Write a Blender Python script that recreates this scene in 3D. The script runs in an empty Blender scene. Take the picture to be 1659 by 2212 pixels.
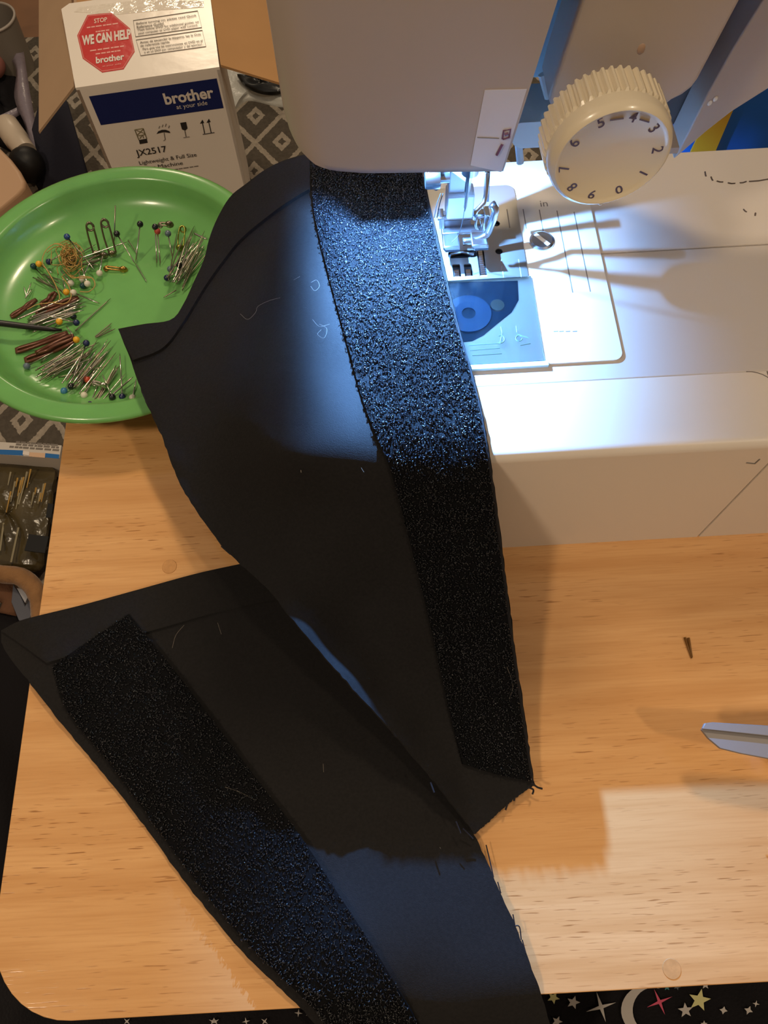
import bpy, math, random
import numpy as np
from mathutils import Vector, Matrix
from mathutils.geometry import tessellate_polygon

random.seed(7)
rng = np.random.default_rng(7)
scene = bpy.context.scene
COL = scene.collection

# ---------------------------------------------------------------- camera
F_PX = 1700.0; CAM_H = 0.349
PITCH = math.radians(65.0); ROLL = math.radians(3.2)
FW = np.array([0, math.cos(PITCH), -math.sin(PITCH)])
U0 = np.array([0, math.sin(PITCH), math.cos(PITCH)])
X0 = np.array([1.0, 0, 0])
RT = math.cos(ROLL) * X0 - math.sin(ROLL) * U0
UP = math.sin(ROLL) * X0 + math.cos(ROLL) * U0
CAM = np.array([0, 0, CAM_H])
cd = bpy.data.cameras.new('camera')
cam = bpy.data.objects.new('camera', cd); COL.objects.link(cam)
cd.sensor_fit = 'VERTICAL'; cd.sensor_height = 36.0
cd.lens = F_PX / 2212.0 * 36.0
cd.clip_start = 0.01; cd.clip_end = 50
M = Matrix.Identity(4)
for i in range(3):
    M[i][0] = RT[i]; M[i][1] = UP[i]; M[i][2] = -FW[i]; M[i][3] = CAM[i]
cam.matrix_world = M
scene.camera = cam

# ---------------------------------------------------------------- world, lamps, exposure
scene.view_settings.view_transform = 'Standard'
scene.view_settings.look = 'None'
scene.view_settings.exposure = -0.1
scene.view_settings.gamma = 1.0
scene.view_settings.use_curve_mapping = False
w = bpy.data.worlds.new('world'); scene.world = w; w.use_nodes = True
w.node_tree.nodes['Background'].inputs[0].default_value = (1.0, 0.84, 0.68, 1)
w.node_tree.nodes['Background'].inputs[1].default_value = 0.27


def area_light(name, loc, target, sx, sy, power, col):
    l = bpy.data.lights.new(name, 'AREA'); l.shape = 'RECTANGLE'; l.size = sx; l.size_y = sy
    l.energy = power; l.color = col
    o = bpy.data.objects.new(name, l); COL.objects.link(o); o.location = loc
    d = Vector(target) - Vector(loc)
    o.rotation_euler = d.to_track_quat('-Z', 'Y').to_euler()
    return o


area_light('ceiling_bulb_back', (0.30, 1.08, 1.80), (0.28, 0.9, 0), 0.20, 0.20, 15.0, (1.0, 0.79, 0.54))
area_light('ceiling_bulb_front', (1.15, -0.72, 1.80), (0.9, -0.5, 0), 0.10, 0.10, 10.0, (1.0, 0.80, 0.56))
area_light('added_fill_left', (-1.10, -0.60, 1.80), (-0.8, -0.1, 0), 0.22, 0.22, 16.0, (1.0, 0.80, 0.58))  # added fill, no bulb seen there; brightens the carton and machine fronts
area_light('wall_lamp_far', (-0.75, 4.3, 1.72), (-0.3, 1.0, -0.3), 0.5, 0.35, 16.0, (1.0, 0.80, 0.56))


# ---------------------------------------------------------------- helpers
def ray(px, py):
    return FW + RT * (px - 829.5) / F_PX + UP * (1106 - py) / F_PX


def W(px, py, z=0.0):
    d = ray(px, py); return CAM + d * ((z - CAM_H) / d[2])


def WY(px, py, y):
    d = ray(px, py); return CAM + d * (y / d[1])


def hit(px, py, p0, n):
    d = ray(px, py); return CAM + d * (np.dot(np.asarray(p0) - CAM, n) / np.dot(d, n))


def lin(r, g, b):
    f = lambda c: c / 12.92 if c <= 0.04045 else ((c + 0.055) / 1.055) ** 2.4
    return (f(r / 255.0), f(g / 255.0), f(b / 255.0), 1.0)


def mat(name, col, rough=0.5, metal=0.0, spec=0.5, coat=0.0, sheen=0.0, trans=0.0, ior=1.45,
        emis=None, estr=0.0, bump=None, vary=None, alpha=1.0, coat_rough=0.05, sheen_rough=0.5, aniso=0.0):
    m = bpy.data.materials.new(name); m.use_nodes = True
    nt = m.node_tree; b = nt.nodes['Principled BSDF']
    b.inputs['Base Color'].default_value = col
    b.inputs['Roughness'].default_value = rough
    b.inputs['Metallic'].default_value = metal
    b.inputs['Specular IOR Level'].default_value = spec
    b.inputs['Coat Weight'].default_value = coat
    b.inputs['Coat Roughness'].default_value = coat_rough
    b.inputs['Sheen Weight'].default_value = sheen
    b.inputs['Sheen Roughness'].default_value = sheen_rough
    b.inputs['Transmission Weight'].default_value = trans
    b.inputs['IOR'].default_value = ior
    b.inputs['Alpha'].default_value = alpha
    if emis:
        b.inputs['Emission Color'].default_value = emis
        b.inputs['Emission Strength'].default_value = estr
    tc = nt.nodes.new('ShaderNodeTexCoord')
    if vary:  # (scale, darker factor, detail)
        n = nt.nodes.new('ShaderNodeTexNoise'); n.inputs['Scale'].default_value = vary[0]
        n.inputs['Detail'].default_value = 4
        nt.links.new(tc.outputs['Object'], n.inputs['Vector'])
        mx = nt.nodes.new('ShaderNodeMix'); mx.data_type = 'RGBA'
        mx.inputs[6].default_value = col
        mx.inputs[7].default_value = (col[0] * vary[1], col[1] * vary[1], col[2] * vary[1], 1)
        rp = nt.nodes.new('ShaderNodeMapRange'); rp.inputs[1].default_value = 0.35; rp.inputs[2].default_value = 0.65
        nt.links.new(n.outputs['Fac'], rp.inputs[0]); nt.links.new(rp.outputs[0], mx.inputs[0])
        nt.links.new(mx.outputs[2], b.inputs['Base Color'])
    if bump:  # (scale, strength, distance)
        n2 = nt.nodes.new('ShaderNodeTexNoise'); n2.inputs['Scale'].default_value = bump[0]
        n2.inputs['Detail'].default_value = 3
        nt.links.new(tc.outputs['Object'], n2.inputs['Vector'])
        bp = nt.nodes.new('ShaderNodeBump'); bp.inputs['Strength'].default_value = bump[1]
        bp.inputs['Distance'].default_value = bump[2]
        nt.links.new(n2.outputs['Fac'], bp.inputs['Height'])
        nt.links.new(bp.outputs['Normal'], b.inputs['Normal'])
    return m


class MB:
    def __init__(s): s.v = []; s.f = []

    def add(s, vs, fs):
        o = len(s.v); s.v.extend([tuple(map(float, q)) for q in vs]); s.f.extend([tuple(i + o for i in f) for f in fs]); return s

    def box(s, a, b):
        x0, y0, z0 = a; x1, y1, z1 = b
        vs = [(x0, y0, z0), (x1, y0, z0), (x1, y1, z0), (x0, y1, z0), (x0, y0, z1), (x1, y0, z1), (x1, y1, z1), (x0, y1, z1)]
        return s.add(vs, [(3, 2, 1, 0), (4, 5, 6, 7), (0, 1, 5, 4), (1, 2, 6, 5), (2, 3, 7, 6), (3, 0, 4, 7)])

    def prism(s, poly, d, holes=()):
        """planar 3d polygon (with holes) swept along vector d"""
        d = np.asarray(d, float)
        loops = [[np.asarray(p, float) for p in poly]] + [[np.asarray(p, float) for p in h] for h in holes]
        tris = tessellate_polygon([[Vector(p) for p in l] for l in loops])
        flat = [p for l in loops for p in l]; n = len(flat)
        vs = flat + [p + d for p in flat]
        fs = []
        for t in tris:
            fs.append(tuple(t)); fs.append(tuple(i + n for i in reversed(t)))
        o = 0
        for l in loops:
            k = len(l)
            for i in range(k):
                j = (i + 1) % k; fs.append((o + i, o + j, o + j + n, o + i + n))
            o += k
        return s.add(vs, fs)

    def tube(s, path, r, n=6, cap=True, closed=False):
        P = [np.asarray(p, float) for p in path]; m = len(P)
        rr = r if hasattr(r, '__len__') else [r] * m
        t0 = P[1] - P[0]; a = np.array([0, 0, 1.0]) if abs(t0[2]) < 0.9 * np.linalg.norm(t0) else np.array([1.0, 0, 0])
        vs = []
        for i in range(m):
            if closed: t = P[(i + 1) % m] - P[i - 1]
            else: t = P[min(i + 1, m - 1)] - P[max(i - 1, 0)]
            t = t / (np.linalg.norm(t) + 1e-12)
            u = a - t * np.dot(a, t); u /= (np.linalg.norm(u) + 1e-12); v = np.cross(t, u); a = u
            for k in range(n):
                an = 2 * math.pi * k / n; vs.append(P[i] + rr[i] * (math.cos(an) * u + math.sin(an) * v))
        fs = []
        for i in range(m if closed else m - 1):
            i2 = (i + 1) % m
            for k in range(n):
                k2 = (k + 1) % n; fs.append((i * n + k, i * n + k2, i2 * n + k2, i2 * n + k))
        if cap and not closed:
            fs.append(tuple(reversed(range(n)))); fs.append(tuple((m - 1) * n + k for k in range(n)))
        return s.add(vs, fs)

    def lathe(s, prof, n=48, c=(0, 0, 0), ax=(0, 0, 1), ux=None, close=False):
        ax = np.asarray(ax, float); ax /= np.linalg.norm(ax)
        u = np.asarray(ux, float) if ux is not None else (np.array([1.0, 0, 0]) if abs(ax[0]) < .9 else np.array([0, 1.0, 0]))
        u = u - ax * np.dot(u, ax); u /= np.linalg.norm(u); v = np.cross(ax, u); c = np.asarray(c, float)
        m = len(prof); vs = []
        for i in range(n):
            a = 2 * math.pi * i / n
            for (r, z) in prof: vs.append(c + ax * z + r * (math.cos(a) * u + math.sin(a) * v))
        fs = []
        for i in range(n):
            j = (i + 1) % n
            for k in range(m if close else m - 1):
                k2 = (k + 1) % m; fs.append((i * m + k, j * m + k, j * m + k2, i * m + k2))
        return s.add(vs, fs)

    def ball(s, c, r, n=12, m=8, sc=(1, 1, 1)):
        prof = [(max(1e-6, r * math.sin(math.pi * i / m)), -r * math.cos(math.pi * i / m)) for i in range(m + 1)]
        o = len(s.v); s.lathe(prof, n)
        for i in range(o, len(s.v)):
            q = s.v[i]; s.v[i] = (q[0] * sc[0] + c[0], q[1] * sc[1] + c[1], q[2] * sc[2] + c[2])
        return s

    def grid(s, P, thick=None):
        n, m = P.shape[:2]
        fs = []
        for i in range(n - 1):
            for j in range(m - 1):
                a = i * m + j; fs.append((a, a + m, a + m + 1, a + 1))
        vs = [P[i, j] for i in range(n) for j in range(m)]
        if thick:
            k = n * m
            fs2 = [tuple(q + k for q in reversed(f)) for f in fs]
            nrm = grid_normals(P)
            vs2 = [P[i, j] - nrm[i, j] * thick for i in range(n) for j in range(m)]
            bd = [i * m for i in range(n)] + [(n - 1) * m + j for j in range(1, m)] + [i * m + m - 1 for i in range(n - 2, -1, -1)] + [j for j in range(m - 2, 0, -1)]
            sd = []
            for i in range(len(bd)):
                a, b = bd[i], bd[(i + 1) % len(bd)]; sd.append((b, a, a + k, b + k))
            return s.add(vs + vs2, fs + fs2 + sd)
        return s.add(vs, fs)


def grid_normals(P):
    du = np.gradient(P, axis=0); dv = np.gradient(P, axis=1)
    n = np.cross(du, dv); n /= (np.linalg.norm(n, axis=2, keepdims=True) + 1e-12)
    if n[..., 2].mean() < 0: n = -n
    return n


def obj(name, mb, m, parent=None, smooth=False, bevel=0.0, seg=3, loc=None, fixn=True, auto=None, bang=40):
    me = bpy.data.meshes.new(name)
    vs = mb.v
    if loc is not None: vs = [(q[0] - loc[0], q[1] - loc[1], q[2] - loc[2]) for q in vs]
    me.from_pydata(vs, [], mb.f); me.update()
    if fixn:
        import bmesh
        bm = bmesh.new(); bm.from_mesh(me); bmesh.ops.recalc_face_normals(bm, faces=bm.faces); bm.to_mesh(me); bm.free()
    me.materials.append(m)
    o = bpy.data.objects.new(name, me); COL.objects.link(o)
    if loc is not None: o.location = loc
    if parent is not None:
        o.parent = parent
        o.matrix_parent_inverse = world_mat(parent).inverted()
    if bevel:
        b = o.modifiers.new('bevel', 'BEVEL'); b.width = bevel; b.segments = seg; b.limit_method = 'ANGLE'; b.angle_limit = math.radians(bang)
        b.harden_normals = False
        smooth = True; auto = auto or 35
    if smooth:
        for p in me.polygons: p.use_smooth = True
        if auto:
            try: me.set_sharp_from_angle(angle=math.radians(auto))
            except Exception: pass
    return o


def world_mat(o):
    mm = o.matrix_basis.copy()
    if o.parent is not None: mm = world_mat(o.parent) @ o.matrix_parent_inverse @ mm
    return mm


def thing(name, label, cat, loc=(0, 0, 0), group=None):
    o = bpy.data.objects.new(name, None); COL.objects.link(o); o.location = loc
    o.empty_display_size = 0.02
    return tag(o, label, cat, group)


def tag(o, label, cat, group=None, kind=None):
    o['label'] = label; o['category'] = cat
    if group: o['group'] = group
    if kind: o['kind'] = kind
    return o


def struct(o):
    o['kind'] = 'structure'; return o


def arc(cx, cy, r, a0, a1, n):
    return [(cx + r * math.cos(math.radians(a0 + (a1 - a0) * i / n)), cy + r * math.sin(math.radians(a0 + (a1 - a0) * i / n))) for i in range(n + 1)]


def rrect(x0, y0, x1, y1, r, n=5):
    rs = r if hasattr(r, '__len__') else [r] * 4  # bl, br, tr, tl
    return arc(x0 + rs[0], y0 + rs[0], rs[0], 180, 270, n) + arc(x1 - rs[1], y0 + rs[1], rs[1], 270, 360, n) + \
        arc(x1 - rs[2], y1 - rs[2], rs[2], 0, 90, n) + arc(x0 + rs[3], y1 - rs[3], rs[3], 90, 180, n)


def xy(poly, z): return [(p[0], p[1], z) for p in poly]
def xz(poly, y): return [(p[0], y, p[1]) for p in poly]


def catmull(pts, n):
    P = np.array(pts, float)
    seg = np.r_[0, np.cumsum(np.linalg.norm(np.diff(P, axis=0), axis=1))]; seg /= seg[-1]
    E = np.vstack([2 * P[0] - P[1], P, 2 * P[-1] - P[-2]])
    out = []
    for t in np.linspace(0, 1, n):
        i = min(np.searchsorted(seg, t, side='right') - 1, len(P) - 2); i = max(i, 0)
        u = (t - seg[i]) / max(1e-9, seg[i + 1] - seg[i])
        p0, p1, p2, p3 = E[i], E[i + 1], E[i + 2], E[i + 3]
        out.append(0.5 * (2 * p1 + (p2 - p0) * u + (2 * p0 - 5 * p1 + 4 * p2 - p3) * u * u + (3 * p1 - p0 - 3 * p2 + p3) * u ** 3))
    return np.array(out)


def coons(top, bot, left, right, nu, nv):
    """top/bot run left->right, left/right run top->bottom; px space"""
    T, B = catmull(top, nu), catmull(bot, nu); L, R = catmull(left, nv), catmull(right, nv)
    u = np.linspace(0, 1, nu)[None, :, None]; v = np.linspace(0, 1, nv)[:, None, None]
    return (1 - v) * T[None] + v * B[None] + (1 - u) * L[:, None] + u * R[:, None] - (
        (1 - u) * (1 - v) * T[0] + u * (1 - v) * T[-1] + (1 - u) * v * B[0] + u * v * B[-1])


class TPS:
    def __init__(s, pts, lam=1e-4):
        A = np.array(pts, float); s.p = A[:, :2] / 1000; n = len(A)
        K = s.phi(np.linalg.norm(s.p[:, None] - s.p[None], axis=2)) + lam * np.eye(n)
        Q = np.c_[np.ones(n), s.p]
        L = np.block([[K, Q], [Q.T, np.zeros((3, 3))]])
        s.w = np.linalg.solve(L, np.r_[A[:, 2], 0, 0, 0])

    @staticmethod
    def phi(r): return np.where(r > 1e-9, r * r * np.log(np.maximum(r, 1e-9)), 0)

    def __call__(s, q):
        q = np.asarray(q, float) / 1000; sh = q.shape[:-1]; q = q.reshape(-1, 2)
        K = s.phi(np.linalg.norm(q[:, None] - s.p[None], axis=2))
        return (K @ s.w[:-3] + np.c_[np.ones(len(q)), q] @ s.w[-3:]).reshape(sh)


def Wgrid(PX, Z):
    d = FW + RT * ((PX[..., 0:1] - 829.5) / F_PX) + UP * ((1106 - PX[..., 1:2]) / F_PX)
    return CAM + d * ((Z[..., None] - CAM_H) / d[..., 2:3])


_fontcache = {}


def text_mesh(txt, bold=0.0):
    key = (txt, bold)
    if key in _fontcache: return _fontcache[key]
    cu = bpy.data.curves.new('lettering', 'FONT'); cu.body = txt; cu.size = 1.0; cu.offset = bold; cu.extrude = 0.0
    cu.resolution_u = 3
    o = bpy.data.objects.new('lettering_tmp', cu); COL.objects.link(o)
    bpy.context.view_layer.update()
    me = o.evaluated_get(bpy.context.evaluated_depsgraph_get()).to_mesh()
    vs = np.array([v.co[:2] for v in me.vertices]); fs = [tuple(p.vertices) for p in me.polygons]
    o.to_mesh_clear(); bpy.data.objects.remove(o); bpy.data.curves.remove(cu)
    _fontcache[key] = (vs, fs); return vs, fs


def text_on(txt, p0, ex, ey, width=None, height=None, m=None, parent=None, name='lettering', bold=0.0, center=False, lift=0.00015):
    """flat print: baseline-left corner at p0 (or centre), along ex, up ey; scaled to width / height"""
    vs, fs = text_mesh(txt, bold)
    a, b = vs.min(0), vs.max(0)
    sx = width / (b[0] - a[0]) if width else None
    sy = height / (b[1] - a[1]) if height else None
    if sx is None: sx = sy
    if sy is None: sy = sx
    ex = np.asarray(ex, float); ey = np.asarray(ey, float); n = np.cross(ex, ey); n /= np.linalg.norm(n)
    q = (vs - (0.5 * (a + b) if center else a)) * [sx, sy]
    P = np.asarray(p0) + q[:, :1] * ex + q[:, 1:] * ey + n * lift
    mb = MB(); mb.add(P, fs)
    return obj(name, mb, m, parent, fixn=False)


# ---------------------------------------------------------------- materials
def wood_mat():
    m = bpy.data.materials.new('light_wood'); m.use_nodes = True; nt = m.node_tree; b = nt.nodes['Principled BSDF']
    N = nt.nodes.new; L = nt.links.new
    tc = N('ShaderNodeTexCoord')

    def noise(sx, sy, sc, det=3, rot=0.03, dist=0.0):
        mp = N('ShaderNodeMapping'); mp.inputs['Scale'].default_value = (sx, sy, 1); mp.inputs['Rotation'].default_value = (0, 0, rot)
        L(tc.outputs['Object'], mp.inputs['Vector'])
        n = N('ShaderNodeTexNoise'); n.inputs['Scale'].default_value = sc; n.inputs['Detail'].default_value = det
        n.inputs['Distortion'].default_value = dist
        L(mp.outputs['Vector'], n.inputs['Vector']); return n.outputs['Fac']

    def rng_(fac, a, b_, lo=0, hi=1):
        r = N('ShaderNodeMapRange'); r.inputs[1].default_value = a; r.inputs[2].default_value = b_
        r.inputs[3].default_value = lo; r.inputs[4].default_value = hi; L(fac, r.inputs[0]); return r.outputs[0]

    def mix(f, a, b_):
        x = N('ShaderNodeMix'); x.data_type = 'RGBA'
        L(f, x.inputs[0])
        for k, q in ((6, a), (7, b_)):
            if isinstance(q, tuple): x.inputs[k].default_value = q
            else: L(q, x.inputs[k])
        return x.outputs[2]
    broad = rng_(noise(3.0, 14.0, 1.0, 3, 0.02, 0.6), 0.3, 0.7)
    c = mix(broad, lin(212, 160, 104), lin(228, 178, 122))
    band = rng_(noise(7.0, 120.0, 1.0, 3, 0.05, 0.4), 0.35, 0.7)
    c = mix(band, c, lin(204, 150, 94))
    fine = rng_(noise(40.0, 900.0, 1.0, 2, 0.04), 0.45, 0.75, 0, 0.35)
    c = mix(fine, c, lin(192, 136, 80))
    # pores: short dark dashes, in patches
    patch = rng_(noise(6.0, 25.0, 1.0, 2, 0.0), 0.40, 0.60)
    dash = rng_(noise(85.0, 1250.0, 1.0, 1, 0.055), 0.64, 0.71)
    mu = N('ShaderNodeMath'); mu.operation = 'MULTIPLY'; L(patch, mu.inputs[0]); L(dash, mu.inputs[1])
    mu2 = N('ShaderNodeMath'); mu2.operation = 'MULTIPLY'; L(mu.outputs[0], mu2.inputs[0]); mu2.inputs[1].default_value = 0.75
    c = mix(mu2.outputs[0], c, lin(140, 86, 40))
    L(c, b.inputs['Base Color'])
    rr = rng_(noise(30, 30, 1.0, 3), 0.3, 0.7, 0.09, 0.14); L(rr, b.inputs['Roughness'])
    b.inputs['Specular IOR Level'].default_value = 0.5
    bp = N('ShaderNodeBump'); bp.inputs['Strength'].default_value = 0.12; bp.inputs['Distance'].default_value = 0.0003
    L(mu.outputs[0], bp.inputs['Height']); bp.invert = True; L(bp.outputs['Normal'], b.inputs['Normal'])
    return m


def rug_mat():
    m = bpy.data.materials.new('diamond_rug'); m.use_nodes = True; nt = m.node_tree; b = nt.nodes['Principled BSDF']
    N = nt.nodes.new; L = nt.links.new
    tc = N('ShaderNodeTexCoord')
    nz = N('ShaderNodeTexNoise'); nz.inputs['Scale'].default_value = 160; L(tc.outputs['Object'], nz.inputs['Vector'])
    sep = N('ShaderNodeSeparateXYZ')
    L(tc.outputs['Object'], sep.inputs[0])

    def mth(op, a, b_=None):
        x = N('ShaderNodeMath'); x.operation = op
        for k, q in ((0, a), (1, b_)):
            if q is None: continue
            if isinstance(q, (int, float)): x.inputs[k].default_value = q
            else: L(q, x.inputs[k])
        return x.outputs[0]
    jit = mth('MULTIPLY', mth('SUBTRACT', nz.outputs['Fac'], 0.5), 0.07)
    x = mth('DIVIDE', mth('ADD', sep.outputs[0], 0.197), 0.098); y = mth('DIVIDE', mth('SUBTRACT', sep.outputs[1], 1.225), 0.142)
    p = mth('ADD', mth('FRACT', mth('ADD', mth('ADD', x, y), jit)), 0.0)
    q = mth('ADD', mth('FRACT', mth('ADD', mth('SUBTRACT', x, y), jit)), 0.0)
    pa = mth('ABSOLUTE', mth('SUBTRACT', p, 0.5)); qa = mth('ABSOLUTE', mth('SUBTRACT', q, 0.5))
    d = mth('MAXIMUM', pa, qa)            # .5 on the lattice, 0 in a cell centre
    line = mth('GREATER_THAN', d, 0.44)
    ring = mth('MULTIPLY', mth('LESS_THAN', d, 0.18), mth('GREATER_THAN', d, 0.07))
    pat = mth('MAXIMUM', line, ring)
    mx = N('ShaderNodeMix'); mx.data_type = 'RGBA'; L(pat, mx.inputs[0])
    mx.inputs[6].default_value = lin(98, 90, 80); mx.inputs[7].default_value = lin(176, 164, 148)
    m2 = N('ShaderNodeMix'); m2.data_type = 'RGBA'; m2.blend_type = 'MULTIPLY'; m2.inputs[0].default_value = 0.5
    L(mx.outputs[2], m2.inputs[6]); L(nz.outputs['Fac'], m2.inputs[7]); L(m2.outputs[2], b.inputs['Base Color'])
    b.inputs['Roughness'].default_value = 0.95; b.inputs['Specular IOR Level'].default_value = 0.1
    bp = N('ShaderNodeBump'); bp.inputs['Strength'].default_value = 0.6; bp.inputs['Distance'].default_value = 0.003
    L(nz.outputs['Fac'], bp.inputs['Height']); L(bp.outputs['Normal'], b.inputs['Normal'])
    return m


WOOD = wood_mat()
PLUG = mat('wood_plug_endgrain', lin(206, 152, 96), 0.3, vary=(400, 0.85))
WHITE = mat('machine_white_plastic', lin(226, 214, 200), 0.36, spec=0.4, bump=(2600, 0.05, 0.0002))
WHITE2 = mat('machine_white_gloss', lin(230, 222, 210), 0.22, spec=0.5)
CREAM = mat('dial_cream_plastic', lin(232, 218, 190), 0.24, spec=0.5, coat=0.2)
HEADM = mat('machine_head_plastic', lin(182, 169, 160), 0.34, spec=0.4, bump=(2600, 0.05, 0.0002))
BEDM = mat('machine_bed_shaded', lin(204, 194, 186), 0.36, spec=0.4, bump=(2600, 0.05, 0.0002))  # same plastic as the white front, darkened for the shade on the bed
GROOVE = mat('dark_seam', lin(60, 52, 48), 0.8)
DARK = mat('dark_cavity', lin(18, 18, 20), 0.6)
INK = mat('black_ink', lin(40, 36, 34), 0.6)
GREYINK = mat('grey_ink', lin(120, 112, 104), 0.6)
PURPINK = mat('purple_ink', lin(118, 78, 110), 0.6)
STEEL = mat('bright_steel', lin(205, 205, 208), 0.22, metal=1.0)
STEEL2 = mat('brushed_steel_plate', lin(176, 172, 166), 0.34, metal=0.9, bump=(900, 0.04, 0.0002))
PINSTEEL = mat('pin_steel', lin(196, 188, 176), 0.2, metal=1.0)
DARKSTEEL = mat('aged_pin_steel', lin(140, 130, 112), 0.3, metal=1.0)
BRASS = mat('brass', lin(190, 150, 80), 0.25, metal=1.0)
BROWNMET = mat('brown_lacquered_wire', lin(96, 58, 40), 0.28, metal=0.3)
BLACKROD = mat('black_plastic_rod', lin(28, 26, 26), 0.35)
BLADE = mat('scissor_steel', lin(140, 134, 132), 0.6, metal=0.3, bump=(500, 0.1, 0.0003))
CLEAR = mat('clear_acrylic', (0.86, 0.97, 0.97, 1), 0.04, trans=1.0, ior=1.3)
FROST = mat('frosted_label', lin(214, 212, 220), 0.28, spec=0.6)
GREEN = mat('green_enamel', lin(108, 170, 92), 0.26, spec=0.5, coat=0.3, coat_rough=0.12, vary=(60, 0.93))
FABRIC = mat('black_woven_fabric', lin(27, 25, 25), 0.85, spec=0.25, sheen=0.03, bump=(2200, 0.35, 0.0004), vary=(900, 0.7))
STRIPM = mat('black_loop_tape', lin(7, 7, 9), 0.85, spec=0.15, bump=(1500, 0.6, 0.0006))
LOOPM = mat('nylon_loops', lin(16, 17, 22), 0.2, spec=1.0)
LINT = mat('pale_lint', lin(150, 140, 128), 0.6)
THREADBLK = mat('black_thread', lin(30, 28, 32), 0.7)
TANTHREAD = mat('tan_thread', lin(186, 150, 86), 0.7)
RUG = rug_mat()
FLOORM = mat('brown_wood_floor', lin(128, 88, 56), 0.5, vary=(6, 0.7))
CARD = mat('brown_cardboard', lin(186, 142, 96), 0.8, spec=0.2, vary=(14, 0.94))
CARDPALE = mat('pale_cardboard', lin(182, 152, 122), 0.8, spec=0.2, vary=(14, 0.95))
BOXWHITE = mat('white_box_print', lin(240, 230, 218), 0.5, spec=0.35, vary=(9, 0.96))
BOXGLOSS = mat('white_box_taped', lin(242, 232, 220), 0.22, spec=0.5, bump=(38, 0.12, 0.003))
NAVY = mat('navy_print', lin(22, 34, 92), 0.5, spec=0.35)
REDP = mat('red_sticker', lin(204, 58, 56), 0.2, spec=0.5, bump=(30, 0.25, 0.004))
PAPERW = mat('white_print', lin(226, 216, 206), 0.4)
BLUEBAG = mat('blue_glossy_film', lin(36, 120, 214), 0.28, spec=0.5, bump=(14, 0.4, 0.01))
YELLOWP = mat('yellow_print', lin(255, 196, 50), 0.35)


def ballm(n, r, g, b): return mat(n, lin(r, g, b), 0.25, spec=0.5, coat=0.3)


HEADS = dict(blue=ballm('head_blue', 36, 66, 120), navy=ballm('head_navy', 26, 34, 72), black=ballm('head_black', 22, 24, 26),
             white=ballm('head_white', 214, 208, 190), yellow=ballm('head_yellow', 224, 166, 40), red=ballm('head_red', 176, 66, 40),
             teal=ballm('head_teal', 24, 64, 66), grey=ballm('head_grey', 92, 108, 120), skyblue=ballm('head_skyblue', 60, 120, 160))

# ---------------------------------------------------------------- setting
FLZ = -0.66
fl = obj('floor', MB().box((-3.0, -2.0, FLZ - 0.05), (3.0, 4.6, FLZ - 0.006)), FLOORM); struct(fl)
WALLM = mat('cream_wall', lin(196, 184, 164), 0.8, vary=(3, 0.96))
struct(obj('wall_back', MB().box((-3.0, 4.55, FLZ - 0.006), (3.0, 4.6, 1.9)), WALLM))
struct(obj('wall_left', MB().box((-3.0, -2.0, FLZ - 0.006), (-2.95, 4.55, 1.9)), WALLM))
struct(obj('wall_right', MB().box((2.95, -2.0, FLZ - 0.006), (3.0, 4.55, 1.9)), WALLM))
struct(obj('wall_front', MB().box((-2.95, -2.0, FLZ - 0.006), (2.95, -1.95, 1.9)), WALLM))
rug = obj('area_rug', MB().prism(xy(rrect(-1.05, -0.6, 1.2, 1.56, 0.02), FLZ - 0.006), (0, 0, 0.006)), RUG)
tag(rug, 'grey and cream diamond patterned rug spread on the floor', 'rug')

# ---------------------------------------------------------------- tray table
TX0, TX1, TY0, TY1 = -0.1633, 0.375, -0.0425, 0.366
TL = (0.10, 0.16, 0.0)
table = thing('tray_table', 'light wooden tray table with rounded corners under the sewing machine', 'table', (0.10, 0.16, FLZ))
obj('tabletop', MB().prism(xy(rrect(TX0, TY0, TX1, TY1, 0.034, 10), -0.017), (0, 0, 0.017)), WOOD, table, bevel=0.0062, seg=6)
for (px, py) in ((1451, 2093), (366, 1224)):
    p = W(px, py, 0.0)
    obj('wood_plug', MB().lathe([(0.0001, 0.00025), (0.0034, 0.00025), (0.0036, 0.0), (0.0036, -0.001)], 24, p), PLUG, table)
for x in (TX0 + 0.05, TX1 - 0.07):
    obj('rail', MB().box((x, TY0 + 0.03, -0.045), (x + 0.02, TY1 - 0.03, -0.0172)), WOOD, table, bevel=0.002)
for x in (TX0 + 0.072, TX1 - 0.092):
    for s in (-1, 1):
        ym = 0.5 * (TY0 + TY1)
        a = np.array([x, ym + s * 0.15, -0.03]); b = np.array([x, ym - s * 0.17, FLZ])
        dx = np.array([0.016, 0, 0]); dy = np.array([0, 0.015, 0])
        if s > 0: dx2 = np.array([0.0165, 0, 0])
        else: dx2 = np.array([-0.0165, 0, 0])
        mb = MB(); mb.prism([a - dy, a + dy, b + dy, b - dy], dx2 * 0.96)
        obj('leg', mb, WOOD, table, bevel=0.002)

# ---------------------------------------------------------------- sewing machine
BZ = 0.076
mach = thing('sewing_machine', 'white sewing machine with lit needle area and round cream tension dial', 'sewing machine', (0.15, 0.22, 0))
BL, BR = -0.032, 0.345
YF, YS, YB = 0.1405, 0.2490, 0.3090      # bed front, seam, back
# front (extension) part with slanted right seam
s1 = WY(1510, 1157, YF); s2 = WY(1659, 1013, YF + 0.004)
k = (s2[0] - s1[0]) / (s2[2] - s1[2])
xb = s1[0]; xt = s1[0] + k * BZ
g = 0.00055
SEAMC = mat('grey_seam', lin(120, 108, 100), 0.7)


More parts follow.
